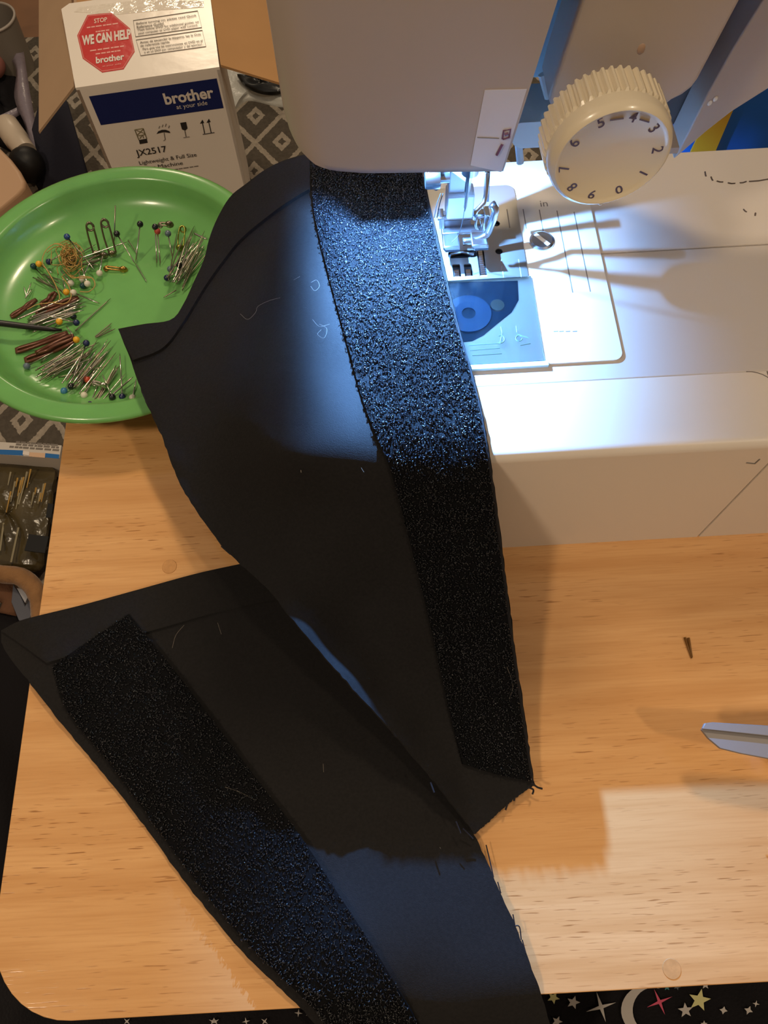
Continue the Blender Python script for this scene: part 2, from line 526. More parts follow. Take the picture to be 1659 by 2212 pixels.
def front_profile(inset=0.0):
    pr = [(YF + inset, 0.0), (YF + 0.0070 + inset, BZ - 0.0040)]
    cy, cz_ = YF + 0.0070 + 0.0042 + inset, BZ - 0.0042 - inset
    pr += [(cy - 0.0042 * math.cos(a), cz_ + 0.0042 * math.sin(a)) for a in np.linspace(0.15, math.pi / 2, 7)]
    return pr + [(0.18155, BZ - inset), (0.18155, 0.0)]


def front_loft(xl, xr, inset=0.0):
    """profile in yz swept between two x functions of z"""
    pr = front_profile(inset); n = len(pr)
    vs = [(xl(z), y, z) for y, z in pr] + [(xr(z), y, z) for y, z in pr]
    return MB().add(vs, [tuple(range(n)), tuple(reversed(range(n, 2 * n)))] + [(i, (i + 1) % n, (i + 1) % n + n, i + n) for i in range(n)])


seam = lambda d: (lambda z: s1[0] + k * z + d)
obj('extension_table', front_loft(lambda z: BL, seam(-g)), WHITE, mach, smooth=True, auto=25)
obj('bed_end', front_loft(seam(g), lambda z: BR), WHITE, mach, smooth=True, auto=25)
obj('seam_filler', front_loft(seam(-3 * g), seam(3 * g), 0.0010), SEAMC, mach)
obj('bed_middle', MB().box((BL, 0.1818, 0), (BR, YS - 0.0003, BZ)), BEDM, mach, bevel=0.0005, seg=2)
obj('bed', MB().box((BL, YS + 0.0003, 0), (BR, YB, BZ)), BEDM, mach, bevel=0.0006, seg=2)
obj('bed_core', MB().box((BL + 0.004, 0.175, 0.004), (BR - 0.004, YS + 0.01, BZ - 0.0014)), SEAMC, mach)
# lid on the bed front
l1 = W(1190, 827, BZ); l2 = W(1602, 804, BZ)
obj('lid_groove', MB().tube([(p[0], p[1], BZ + 0.00002) for p in arc(l2[0] + 0.002, 0.1816 - 0.011, 0.0112, 90, 0, 8)], 0.00022, 5), SEAMC, mach)
# arrow mark on the front
fp0 = np.array([0, YF, 0]); fn = np.array([0, -1, 0.0075 / BZ]); fn /= np.linalg.norm(fn)
mb = MB()
for a, b in (((1612, 999), (1630, 1001)), ((1630, 1001), (1641, 991))):
    mb.tube([hit(*a, fp0, fn), hit(*b, fp0, fn)], 0.0004, 5)
obj('arrow_mark', mb, GREYINK, mach)

# needle plate cover with openings
NX = 0.043; NY = 0.2530
bobx0, bobx1 = NX - 0.030, 0.0705
CT = BZ + 0.0011
cover = rrect(-0.005, 0.1905, 0.1030, 0.2985, [0.002, 0.004, 0.003, 0.002])
cover_hole = list(reversed([(bobx0, 0.1912), (bobx1, 0.1912), (bobx1, 0.2375), (bobx0, 0.2375)]))
cover_hole2 = list(reversed([(NX - 0.018, 0.2392), (NX + 0.0205, 0.2392), (NX + 0.0205, 0.272), (NX - 0.018, 0.272)]))
obj('needle_plate_cover', MB().prism(xy(cover, BZ - 0.0005), (0, 0, CT - BZ + 0.0005), [xy(cover_hole, BZ - 0.0005), xy(cover_hole2, BZ - 0.0005)]), WHITE2, mach)
# metal plate
PT = CT + 0.0007


def pxy(px, py, z=None):
    p = W(px, py, PT if z is None else z); return (p[0], p[1])


def hole(px0, py0, px1, py1, r=0.0006):
    a = pxy(px0, 0.5 * (py0 + py1)); b = pxy(px1, 0.5 * (py0 + py1)); c = pxy(0.5 * (px0 + px1), py0); d = pxy(0.5 * (px0 + px1), py1)
    return list(reversed(rrect(a[0], d[1], b[0], c[1], r, 3)))


def rhole(px, py, r):
    c = pxy(px, py); return list(reversed(arc(c[0], c[1], r, 0, 330, 11)))


npl = rrect(NX - 0.030, 0.2365, 0.0692, 0.2920, [0.0006, 0.0006, 0.004, 0.004])
hneedle = hole(968, 541, 1030, 557, 0.0014); hs1 = hole(978, 571, 995, 599); hs2 = hole(1003, 570, 1020, 598); hs3 = hole(1033, 541, 1049, 598)
obj('needle_plate', MB().prism(xy(npl, CT), (0, 0, PT - CT), [xy(h, CT) for h in (hneedle, hs1, hs2, hs3, rhole(1078, 543, 0.0017), rhole(1072, 483, 0.0017))]), STEEL2, mach)
obj('slot_shade_sheet', MB().box((NX - 0.017, 0.2395, BZ + 0.0002), (NX + 0.0195, 0.2718, BZ + 0.0004)), DARK, mach)  # dark sheet painted for the shaded cavity below the slots
for h in (hs1, hs2, hs3):
    xs = [p[0] for p in h]; ys = [p[1] for p in h]; mb = MB()
    x0, x1 = min(xs) + 0.0007, max(xs) - 0.0007; y0, y1 = min(ys) + 0.0008, max(ys) - 0.001
    if h is not hs3: y1 = y0 + 0.0035
    yy = y0
    while yy < y1:
        mb.add([(x0, yy, BZ + .0005), (x1, yy, BZ + .0005), (x0, yy + .0011, PT - .0001), (x1, yy + .0011, PT - .0001), (x0, yy + .0012, BZ + .0005), (x1, yy + .0012, BZ + .0005)],
               [(0, 1, 3, 2), (2, 3, 5, 4), (0, 2, 4), (1, 5, 3), (0, 4, 5, 1)]); yy += 0.0012
    obj('feed_dog', mb, STEEL, mach)
mb = MB(); a = pxy(968, 553); b = pxy(1030, 552)
mb.tube([(a[0] + .0012, a[1] + 0.001, PT - .0004), (0.5 * (a[0] + b[0]), a[1] + 0.0018, PT - .0002), (b[0] - .0012, b[1] + 0.001, PT - .0004)], 0.0007, 8)
obj('hook_rim', mb, STEEL, mach)
# guide lines
for i, (a, b) in enumerate((((1130, 452), (1137, 494)), ((1165, 453), (1176, 520)), ((1203, 455), (1241, 632)), ((1240, 458), (1279, 630)), ((1095, 452), (1101, 492)), ((1082, 560), (1087, 600)), ((1120, 560), (1127, 600)))):
    zz = CT if i < 4 else PT
    p, q = W(*a, zz), W(*b, zz); xw = 0.00022
    obj('guide_line', MB().box((p[0] - xw, q[1], zz - .0002), (p[0] + xw, p[1], zz + 0.00006)), GREYINK, mach)
p = W(1168, 447, CT)
text_on('in', p, (1, 0, 0), (0, 1, 0), height=0.0036, m=GREYINK, parent=mach)
for i, px in enumerate((1202, 1214, 1228, 1243)):
    p = W(px, 716, CT); obj('size_mark', MB().box((p[0] - 0.0012, p[1] - .0002, CT - .0002), (p[0] + .0008, p[1] + .0003, CT + .00006)), GREYINK, mach)
# slotted screw
sc = W(1170, 521, CT)
mb = MB().lathe([(0.00001, 0.0008), (0.0046, 0.0008), (0.0056, 0.0002), (0.0058, -0.0003)], 36, (sc[0], sc[1], CT + .0003))
scr = obj('plate_screw', mb, STEEL, mach, smooth=True, auto=30)
ang = math.radians(-52); dx, dy = math.cos(ang), math.sin(ang)
mb = MB(); L_, Wd = 0.0043, 0.0009
q = [(sc[0] + dx * L_ * i - dy * Wd * j, sc[1] + dy * L_ * i + dx * Wd * j, CT + 0.00112) for i, j in ((-1, -1), (1, -1), (1, 1), (-1, 1))]
mb.prism(q, (0, 0, 0.00008)); obj('screw_slot', mb, mat('slot_shine', lin(240, 238, 232), 0.5), scr)
# bobbin case well
obj('bobbin_case', MB().box((bobx0, 0.1915, BZ - 0.0018), (bobx1, 0.2372, BZ - 0.0004)), WHITE2, mach)
wl = [pxy(*q, BZ) for q in ((968, 612), (1118, 608), (1120, 650), (1105, 676), (1075, 700), (1045, 725), (1020, 738), (985, 742), (960, 740))]
obj('bobbin_well_shade', MB().prism(xy(wl, BZ + 0.00002), (0, 0, 0.0002)), mat('well_shade_grey', lin(36, 48, 66), 0.2), mach)  # flat dark patch on the uncut bed, stands for the shaded well
bc = W(1012, 680, BZ)
bob = obj('bobbin', MB().lathe([(0.003, 0.0), (0.0098, 0.0), (0.0098, 0.0007), (0.0062, 0.0008), (0.0030, 0.0007)], 32, (bc[0], bc[1], BZ + 0.0001), close=True), mat('bobbin_smoke', lin(58, 76, 104), 0.12, spec=0.7), mach)
bc2 = W(1074, 662, BZ)
obj('tension_spring', MB().lathe([(0.00001, 0.0006), (0.0030, 0.0006), (0.0032, 0.0)], 20, (bc2[0], bc2[1], BZ + .0002)), STEEL, mach)
# transparent cover plate
cl = [(bobx0 + .0004, 0.1916), (bobx1 - .0004, 0.1916), (bobx1 - 0.0002, 0.2366), (bobx0 + .0004, 0.2366)]
obj('bobbin_cover', MB().prism(xy(cl, BZ + 0.0010), (0, 0, 0.0009)), CLEAR, mach)
obj('cover_front_lip', MB().box((bobx0, 0.1893, BZ - 0.0002), (bobx1 + .001, 0.1914, BZ + 0.0019)), mat('clear_lip', lin(196, 222, 228), 0.15, spec=0.6), mach)
GRN = mat('threading_print', lin(104, 132, 120), 0.5)
cz = BZ + 0.00195
dlines = [((1012, 746), (1082, 742)), ((1015, 757), (1080, 752)), ((1020, 768), (1084, 764)), ((1082, 706), (1085, 720)), ((1115, 704), (1117, 718)), ((1085, 720), (1080, 742)), ((1117, 722), (1142, 730)), ((1124, 746), (1146, 742))]
mb = MB()
for a, b in dlines: mb.tube([W(*a, cz), W(*b, cz)], 0.00022, 4)
mb.tube([W(1082 + 8 * math.cos(t), 733 + 8 * math.sin(t), cz) for t in np.linspace(-2.2, 2.2, 9)], 0.00025, 4)
mb.tube([W(1121 + 7 * math.cos(t), 731 + 6 * math.sin(t), cz) for t in np.linspace(0, 5.5, 11)], 0.00022, 4)
obj('threading_diagram', mb, GRN, mach)

# presser foot (raised)
FX, FY, FZ = NX - 0.001, NY + 0.004, 0.0855


def HP(px, py, y): return WY(px, py, y)


mb = MB()
for s in (-1, 1):   # toes and sole
    mb.box((FX + s * 0.0062 - 0.0036, FY - 0.0095, FZ), (FX + s * 0.0062 + 0.0036, FY + 0.004, FZ + 0.0013))
mb.box((FX - 0.0098, FY - 0.002, FZ), (FX + 0.0098, FY + 0.012, FZ + 0.0014))
ft = obj('presser_foot', mb, STEEL, mach, bevel=0.0005, seg=2)
# raised toe tips
for s in (-1, 1):
    mb = MB(); x0 = FX + s * 0.0062
    mb.add([(x0 - .0036, FY - .0095, FZ), (x0 + .0036, FY - .0095, FZ), (x0 + .0030, FY - .0140, FZ + .003), (x0 - .0030, FY - .0140, FZ + .003),
            (x0 - .0036, FY - .0095, FZ + .0013), (x0 + .0036, FY - .0095, FZ + .0013), (x0 + .0030, FY - .0140, FZ + .0042), (x0 - .0030, FY - .0140, FZ + .0042)],
           [(0, 1, 2, 3), (7, 6, 5, 4), (0, 4, 5, 1), (1, 5, 6, 2), (2, 6, 7, 3), (3, 7, 4, 0)])
    obj('toe', mb, STEEL, ft)
for s in (-1, 1):
    obj('foot_ear', MB().prism(xz([(FX + s * .0085, FZ + .001), (FX + s * .0105, FZ + .001), (FX + s * .0112, FZ + .0075), (FX + s * .0088, FZ + .0075)], FY + 0.001), (0, 0.006, 0)), STEEL, ft, bevel=0.0004)
obj('foot_pin', MB().tube([(FX - .0112, FY + .004, FZ + .0045), (FX + .0112, FY + .004, FZ + .0045)], 0.0012, 8), STEEL, ft)
# ankle and bar
mb = MB().box((FX - 0.0078, FY + 0.003, FZ + 0.004), (FX + 0.0040, FY + 0.011, FZ + 0.017))
mb.box((FX - 0.0072, FY + 0.005, FZ + 0.0171), (FX + 0.0018, FY + 0.011, FZ + 0.068))
ank = obj('presser_bar', mb, mat('satin_metal', lin(222, 222, 224), 0.5, metal=0.35), mach, bevel=0.0007, seg=2)
obj('clamp_screw', MB().lathe([(0.00001, 0.0), (0.0042, 0.0), (0.0046, 0.0008), (0.0046, 0.0060), (0.0025, 0.0062), (0.0025, 0.010)], 20, (FX - 0.0175, FY + 0.003, FZ + 0.028), (1, 0, 0)), STEEL, ank, smooth=True, auto=30)
# curved right arm of the foot lever
pth = [HP(1062, 440, FY), HP(1070, 452, FY - .001), HP(1066, 470, FY - .002), HP(1058, 492, FY - .003), HP(1050, 508, FY - .004), HP(1030, 518, FY - .005), HP(1000, 522, FY - .005)]
obj('guide_arm', MB().tube(catmull(pth, 22), 0.0017, 8), STEEL, ank, smooth=True)
# needle
nt_ = HP(1004, 457, NY - 0.004); nb_ = HP(1012, 372, NY - 0.004)
nb_ = np.array([nt_[0] + 0.0006, nt_[1], nb_[2] + 0.004])
obj('needle', MB().tube([nb_, nt_ + (nb_ - nt_) * .45, nt_ + (nb_ - nt_) * .4, nt_ + (nb_ - nt_) * .1, nt_], [.0012, .0012, .0007, .0006, .0001], 8), STEEL, mach, smooth=True, auto=40)
obj('needle_clamp', MB().lathe([(0.00001, 0), (0.0034, 0), (0.0034, 0.012), (0.00001, 0.012)], 18, nb_ + np.array([0, 0, -0.004])), STEEL, mach, smooth=True, auto=30)
# threader lever + hook
obj('threader_lever', MB().tube([HP(1052, 372, NY), HP(1050, 420, NY), HP(1046, 438, NY - .002), HP(1028, 456, NY - .004), HP(1026, 474, NY - .005)], 0.0010, 8), STEEL, mach, smooth=True)
obj('threader_hook', MB().tube(catmull([HP(1030, 470, NY - .005), HP(1028, 488, NY - .006), HP(1034, 496, NY - .006), HP(1040, 486, NY - .006), HP(1038, 472, NY - .005)], 14), 0.0005, 6), STEEL, mach, smooth=True)
obj('lever_bar', MB().prism([HP(1050, 372, NY + .006), HP(1059, 372, NY + .006), HP(1056, 436, NY + .006), HP(1049, 436, NY + .006)], (0, 0.002, 0)), mat('grey_steel', lin(120, 116, 116), 0.35, metal=0.9), mach)
obj('foot_thread', MB().tube(catmull([HP(1012, 380, NY - .008), HP(1003, 455, NY - .008), HP(998, 482, NY - .008), HP(990, 508, NY - .008), HP(975, 524, NY - .010)], 20), 0.00016, 4), THREADBLK, mach)
for q in (((952, 418), (944, 440), (938, 470)), ((957, 418), (950, 440), (944, 470))):
    obj('cutter_wire', MB().tube(catmull([HP(*a, NY + .002) for a in q], 8), 0.0002, 4), THREADBLK, mach)
obj('clamp_ring', MB().tube([HP(942 + 7 * math.cos(t), 396 + 12 * math.sin(t), FY + .004) for t in np.linspace(0, 6.283, 13)[:-1]], 0.0008, 6, closed=True), DARK, mach)

# head face cover: curved shell
HY = 0.226
XL = -0.0265


def zbot(x):
    xs = [-0.0265, -0.0262, -0.0250, -0.0225, -0.0175, -0.011, 0.0, 0.018, 0.049, 0.06]
    zs = [0.1690, 0.1650, 0.1600, 0.1555, 0.1510, 0.1482, 0.1464, 0.1454, 0.1439, 0.1436]
    return float(np.interp(x, xs, zs))


ns, nz_ = 46, 26; P = np.zeros((nz_, ns, 3)); R_ = 0.013
for i in range(nz_):
    tz = i / (nz_ - 1); tz = tz ** 1.5
    for j in range(ns):
        # path: right end -> left corner -> back
        z0 = 0.1439; zz = None
        s_ = j / (ns - 1)
        if s_ < 0.5: xo, yo = None, HY; f = s_ / 0.5
        elif s_ < 0.8:
            a = (s_ - 0.5) / 0.3 * math.pi / 2; xo = XL + R_ - R_ * math.sin(a); yo = HY + R_ - R_ * math.cos(a)
        else: xo, yo = XL, HY + R_ + (s_ - 0.8) / 0.2 * 0.06
        if xo is None:
            xr = 0.0490
            x_ = xr + (XL + R_ - xr) * f
            zb = zbot(x_); zz = zb + (0.300 - zb) * tz
            xr2 = 0.0490 + (zz - 0.1439) * 0.1475
            xo = xr2 + (XL + R_ - xr2) * f
        else:
            zb = zbot(xo); zz = zb + (0.300 - zb) * tz
        # round the lower rim inwards
        rim = max(0.0, 1 - (zz - zb) / 0.0022)
        off = 0.0018 * (1 - math.sqrt(max(0, 1 - rim * rim)))
        if s_ < 0.5: P[i, j] = (xo, yo + off, zz)
        elif s_ < 0.8: P[i, j] = (xo + off * math.sin(a), yo + off * math.cos(a), zz)
        else: P[i, j] = (xo + off, yo, zz)
mb = MB(); n_, m_ = P.shape[:2]
nr = np.cross(np.gradient(P, axis=1), np.gradient(P, axis=0)); nr /= np.linalg.norm(nr, axis=2, keepdims=True)
if nr[5, 5, 1] > 0: nr = -nr
Pin = P - nr * 0.0026
vs = [P[i, j] for i in range(n_) for j in range(m_)] + [Pin[i, j] for i in range(n_) for j in range(m_)]
fs = []; K_ = n_ * m_
for i in range(n_ - 1):
    for j in range(m_ - 1):
        a = i * m_ + j; fs += [(a, a + 1, a + m_ + 1, a + m_), (a + K_, a + m_ + K_, a + m_ + 1 + K_, a + 1 + K_)]
bd = [j for j in range(m_)] + [i * m_ + m_ - 1 for i in range(1, n_)] + [(n_ - 1) * m_ + j for j in range(m_ - 2, -1, -1)] + [i * m_ for i in range(n_ - 2, 0, -1)]
for i in range(len(bd)):
    a, b = bd[i], bd[(i + 1) % len(bd)]; fs.append((a, b, b + K_, a + K_))
mb.add(vs, fs)
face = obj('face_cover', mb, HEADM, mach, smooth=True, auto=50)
obj('head_back', MB().box((XL, 0.2990, 0.150), (0.09, 0.3030, 0.300)), WHITE, mach)
obj('head_top', MB().box((XL, HY + 0.002, 0.298), (0.09, 0.3030, 0.302)), WHITE, mach)
# LED and added, unseen plates that cut off its spread
LEDP = (0.010, 0.2560, 0.1416)
obj('led_cutoff_back', MB().box((0.0061, 0.2595, 0.1252), (0.0139, 0.2607, 0.1500)), WHITE, mach)
obj('led_cutoff_side', MB().box((0.0130, 0.2395, 0.1390), (0.0139, 0.2595, 0.1500)), WHITE, mach)
obj('led_cutoff_side', MB().box((0.0061, 0.2395, 0.1360), (0.0070, 0.2595, 0.1500)), WHITE, mach)
obj('led_cutoff_top', MB().box((0.0061, 0.2395, 0.1490), (0.0139, 0.2607, 0.1500)), WHITE, mach)
obj('lamp_board', MB().box((LEDP[0] - .0028, LEDP[1] - .003, LEDP[2] + .0042), (LEDP[0] + .0028, LEDP[1] + .003, LEDP[2] + .0058)), WHITE, mach)
ll = bpy.data.lights.new('machine_led', 'POINT'); ll.energy = 11.5; ll.color = (0.16, 0.43, 1.0); ll.shadow_soft_size = 0.0012
lo = bpy.data.objects.new('machine_led', ll); COL.objects.link(lo); lo.location = LEDP
# threading channel back wall
obj('channel_wall', MB().box((0.040, 0.2680, 0.1500), (0.080, 0.2700, 0.30)), mat('channel_led_blue', lin(150, 186, 200), 0.45), mach)  # white plastic, the LED's blue glow put into its colour
# arm panel beside the slot
zt = 0.30
pl = [(0.0665 + (zt - .2009) * .135, zt), (0.0665, 0.2009), (0.063, 0.175), (0.0625, 0.168)] + [(0.066, 0.1600), (0.10, 0.1600)] + \
     [(0.1045, 0.1655), (0.1075, 0.1672), (0.1096, 0.1695), (0.1107, 0.1725), (0.1147, 0.1982), (0.1147 + (zt - .1982) * .16, zt)]
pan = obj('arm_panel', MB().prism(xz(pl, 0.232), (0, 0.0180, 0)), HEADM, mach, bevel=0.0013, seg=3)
dp = WY(1385, 106, 0.232)
obj('panel_dimple', MB().ball((dp[0], 0.2322, dp[2]), 0.0017, 12, 8, (0.8, 0.35, 1.2)), mat('dimple_beige', lin(180, 150, 128), 0.4), pan, smooth=True)
# arm body, c-shaped
low = [WY(*q, 0.250) for q in ((1455, 345), (1490, 315), (1530, 281), (1580, 242), (1659, 192))]
thr = [(0.165, 0.186), (0.19, 0.192), (0.225, 0.192), (0.243, 0.186), (0.252, 0.172), (0.255, 0.15), (0.256, BZ + 0.001), (BR, BZ + 0.001), (BR, 0.300)]
z0 = low[0][2]
core = [(0.0745, 0.300), (0.0745, z0 + 0.006), (0.079, z0 + 0.003)] + [(p[0], p[2] + 0.003) for p in low] + thr
obj('arm_core', MB().prism(xz(core, 0.2640), (0, 0.0395, 0)), mat('recess_shade_tone', lin(92, 88, 86), 0.5), mach)  # colour darkened to give the shade of the recess beside the panel
lf = [WY(*q, 0.250) for q in ((1648, 0), (1580, 110), (1530, 200), (1490, 280), (1462, 335))]
ab = [(lf[0][0] + (0.3 - lf[0][2]) * .16, 0.300)] + [(p[0], p[2]) for p in lf] + [(p[0], p[2]) for p in low] + thr
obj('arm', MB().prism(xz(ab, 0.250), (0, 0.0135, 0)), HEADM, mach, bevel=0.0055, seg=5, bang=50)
obj('arm_underside', MB().box((0.0745, 0.2360, 0.1400), (0.1150, 0.2640, 0.1425)), HEADM, mach)  # plate added to keep the LED's bounce out of the recess
for q in ((1533, 222), (1545, 213)):
    p = WY(*q, 0.250); obj('arm_scratch', MB().ball((p[0], 0.2498, p[2]), 0.0011, 10, 6, (0.8, .3, 1.0)), WHITE2, mach, smooth=True)
# slot parts: guides and rounded nose
LB = mat('pale_blue_plastic', lin(206, 220, 226), 0.25, spec=0.5)
nose = rrect(0.0535, 0.1425, 0.0690, 0.1535, [0.005, 0.004, 0.003, 0.003], 5)
obj('thread_guide_nose', MB().prism(xz(nose, 0.240), (0, 0.02, 0)), LB, mach, bevel=0.0018, seg=3)
for a, b, r in (((1116, 268), (1150, 296), .0012), ((1118, 292), (1124, 352), .0014), ((1120, 305), (1150, 306), .0010), ((1172, 160), (1186, 210), .0016), ((1150, 240), (1128, 292), .0012)):
    obj('thread_guide', MB().tube([WY(*a, 0.246), WY(*b, 0.244)], r, 8), LB, mach, smooth=True, auto=40)
# sticker on the face cover
st = [HP(*q, HY - 0.0002) for q in ((1047, 195), (1138, 193), (1083, 372), (1016, 357))]
stk = obj('label_sticker', MB().prism(st, (0, 0.00018, 0)), FROST, mach)
sx_ = (st[1] - st[0]) / np.linalg.norm(st[1] - st[0])


def mark(pts, r, m=PURPINK):
    obj('sticker_mark', MB().tube([HP(*q, HY - 0.0003) for q in pts], r, 5), m, stk)


mark([(1085, 300), (1088, 282), (1103, 279), (1100, 297), (1086, 301)], 0.0003)
mark([(1090, 291), (1098, 288)], 0.0006); mark([(1085, 312), (1073, 335)], 0.0005); mark([(1031, 297), (1078, 299)], 0.00012, GREYINK)

# tension dial
DC = WY(1320, 343, 0.206); DA = np.array([0.05, -1.0, 0.0]); DA /= np.linalg.norm(DA)
ndl = 54
prof = [(0.0001, -0.0006), (0.0166, -0.0006), (0.0172, 0.0002), (0.0180, 0.0006), (0.0192, -0.0004), (0.0198, -0.0022), (0.0198, -0.0060)]
dial = obj('tension_dial', MB().lathe(prof, 72, DC, DA), CREAM, mach, smooth=True, auto=60)
ux = np.cross(np.array([0, 0, 1.0]), -DA); ux /= np.linalg.norm(ux); uz = np.cross(-DA, ux) if np.cross(-DA, ux)[2] > 0 else -np.cross(-DA, ux)
mb = MB(); NT = 46; vs = []; fs = []
ringp = [(-0.0058, 0), (-0.0165, 0)]
for lvl in (-0.0056, -0.0066, -0.0165):
    for i in range(NT * 4):
        a = 2 * math.pi * i / (NT * 4); ph = i % 4
        rr_ = 0.0198 if lvl == -0.0056 else (0.0205 if ph in (0, 1) else 0.0194)
        vs.append(DC + DA * lvl + rr_ * (math.cos(a) * ux + math.sin(a) * uz))
nn = NT * 4
for l_ in range(2):
    for i in range(nn):
        j = (i + 1) % nn; fs.append((l_ * nn + i, l_ * nn + j, (l_ + 1) * nn + j, (l_ + 1) * nn + i))
fs.append(tuple(range(2 * nn, 3 * nn)))
mb.add(vs, fs); obj('knurled_rim', mb, CREAM, dial)
obj('dial_stem', MB().lathe([(0.0001, 0), (0.009, 0), (0.009, 0.03), (0.0001, 0.03)], 24, DC + DA * -0.042, DA), WHITE, dial)
dg = {'5': (1298, 266), '4': (1365, 258), '3': (1415, 275), '2': (1420, 323), '1': (1395, 376), '0': (1338, 413), '9': (1277, 423), '8': (1233, 406), '7': (1216, 364), '6': (1241, 309)}
face_p = DC - DA * 0.0006
DIG = mat('dial_ink', lin(92, 82, 104), 0.5)
for ch, q in dg.items():
    p = hit(*q, face_p, DA); r_ = p - DC; r_ = r_ - DA * np.dot(r_, DA); r_ /= np.linalg.norm(r_)
    ex = np.cross(r_, DA)
    text_on(ch, face_p + r_ * 0.0150, ex, r_, height=0.0037, m=DIG, parent=dial, name='digit', bold=0.012, center=True, lift=0.00012)
for a, b in (((1318, 260), (1347, 256)), ((1382, 258), (1402, 264))):
    obj('scale_bar', MB().tube([hit(*a, face_p + DA * .0001, DA), hit(*b, face_p + DA * .0001, DA)], 0.00028, 4), DIG, dial)
p = hit(1297, 438, face_p, DA); obj('dial_nub', MB().ball(p, 0.0009, 10, 6), CREAM, dial, smooth=True)
# pencil marks on the bed behind
SM = mat('faint_smudge_ink', lin(96, 84, 80), 0.7)
for i, (a, b) in enumerate((((1523, 371), (1525, 381)), ((1536, 382), (1540, 390)), ((1548, 391), (1562, 393)), ((1572, 395), (1588, 396)), ((1598, 395), (1612, 392)), ((1618, 392), (1659, 387)), ((1606, 452), (1613, 458)), ((1632, 460), (1631, 466)))):
    mb = MB().tube([W(*a, BZ + .00005), W(0.5 * (a[0] + b[0]), 0.5 * (a[1] + b[1]) + 1, BZ + .00008), W(*b, BZ + .00005)], 0.0004, 4)
    obj('scuff_mark', mb, SM, mach)

# ---------------------------------------------------------------- fabric panels
def scatter_loops(PX, zf, off, count, r=0.0002, seed=1, size=(0.0006, 0.0014)):
    """little nylon loops standing on a patch given by its px grid"""
    g_ = np.random.default_rng(seed); n, m = PX.shape[:2]
    P3 = Wgrid(PX, zf(PX) + off)
    # area-weighted cells
    e1 = P3[1:, :-1] - P3[:-1, :-1]; e2 = P3[:-1, 1:] - P3[:-1, :-1]
    A = np.linalg.norm(np.cross(e1, e2), axis=2).ravel(); A /= A.sum()
    idx = g_.choice(len(A), count, p=A); ci, cj = idx // (m - 1), idx % (m - 1)
    u, v = g_.random(count)[:, None], g_.random(count)[:, None]
    base = (P3[ci, cj] * (1 - u) * (1 - v) + P3[ci + 1, cj] * u * (1 - v) + P3[ci, cj + 1] * (1 - u) * v + P3[ci + 1, cj + 1] * u * v)
    N_ = grid_normals(P3)[ci, cj]
    th = g_.random(count) * 2 * math.pi
    t = np.c_[np.cos(th), np.sin(th), np.zeros(count)]; t -= N_ * (t * N_).sum(1)[:, None]; t /= np.linalg.norm(t, axis=1)[:, None]
    b = np.cross(N_, t)
    s_ = g_.uniform(size[0], size[1], count)[:, None]; h = g_.uniform(0.5, 1.1, count)[:, None] * s_
    bend = g_.uniform(-0.5, 0.5, count)[:, None] * s_
    rows = []
    for f, hh, bb in ((-0.5, -0.1, 0), (-0.42, 0.7, 0.5), (0.0, 1.0, 1.0), (0.42, 0.7, 0.5), (0.5, -0.1, 0)):
        rows.append(base + t * s_ * f + N_ * h * hh + b * bend * bb)
    vs = []; k = 3
    for i, q in enumerate(rows):
        for a in range(k):
            an = 2 * math.pi * a / k; vs.append(q + r * (math.cos(an) * b + math.sin(an) * (N_ * (1 if i in (1, 2, 3) else 0) + t * (0 if i in (1, 2, 3) else 1))))
    V = np.stack(vs, 1)          # count, 15, 3
    nv = V.shape[1]
    fl_ = []
    for i in range(len(rows) - 1):
        for a in range(k):
            a2 = (a + 1) % k; fl_.append((i * k + a, i * k + a2, (i + 1) * k + a2, (i + 1) * k + a))
    fl_ = np.array(fl_); Fs = (fl_[None] + (np.arange(count) * nv)[:, None, None]).reshape(-1, 4)
    me = bpy.data.meshes.new('loop_pile')
    V = V.reshape(-1, 3)
    me.vertices.add(len(V)); me.vertices.foreach_set('co', V.ravel().astype(np.float32))
    me.loops.add(Fs.size); me.loops.foreach_set('vertex_index', Fs.ravel().astype(np.int32))
    me.polygons.add(len(Fs)); me.polygons.foreach_set('loop_start', (np.arange(len(Fs)) * 4).astype(np.int32))
    me.update(calc_edges=True); me.validate()
    me.materials.append(LOOPM)
    o = bpy.data.objects.new('loop_pile', me); COL.objects.link(o); return o


def adopt(o, parent):
    o.parent = parent; o.matrix_parent_inverse = world_mat(parent).inverted()


def layer(name, top, bot, left, right, nu, nv, zf, off, thick, m, parent, jitter=0.0):
    PX = coons(top, bot, left, right, nu, nv)
    if jitter:
        e = rng.normal(0, jitter, (PX.shape[0], 2)); PX[:, 0] += e; PX[:, -1] += rng.normal(0, jitter, (PX.shape[0], 2))
        PX[-1] += rng.normal(0, jitter, (PX.shape[1], 2))
    P3 = Wgrid(PX, zf(PX) + off)
    o = obj(name, MB().grid(P3, thick), m, parent, smooth=True, auto=60)
    return o, PX


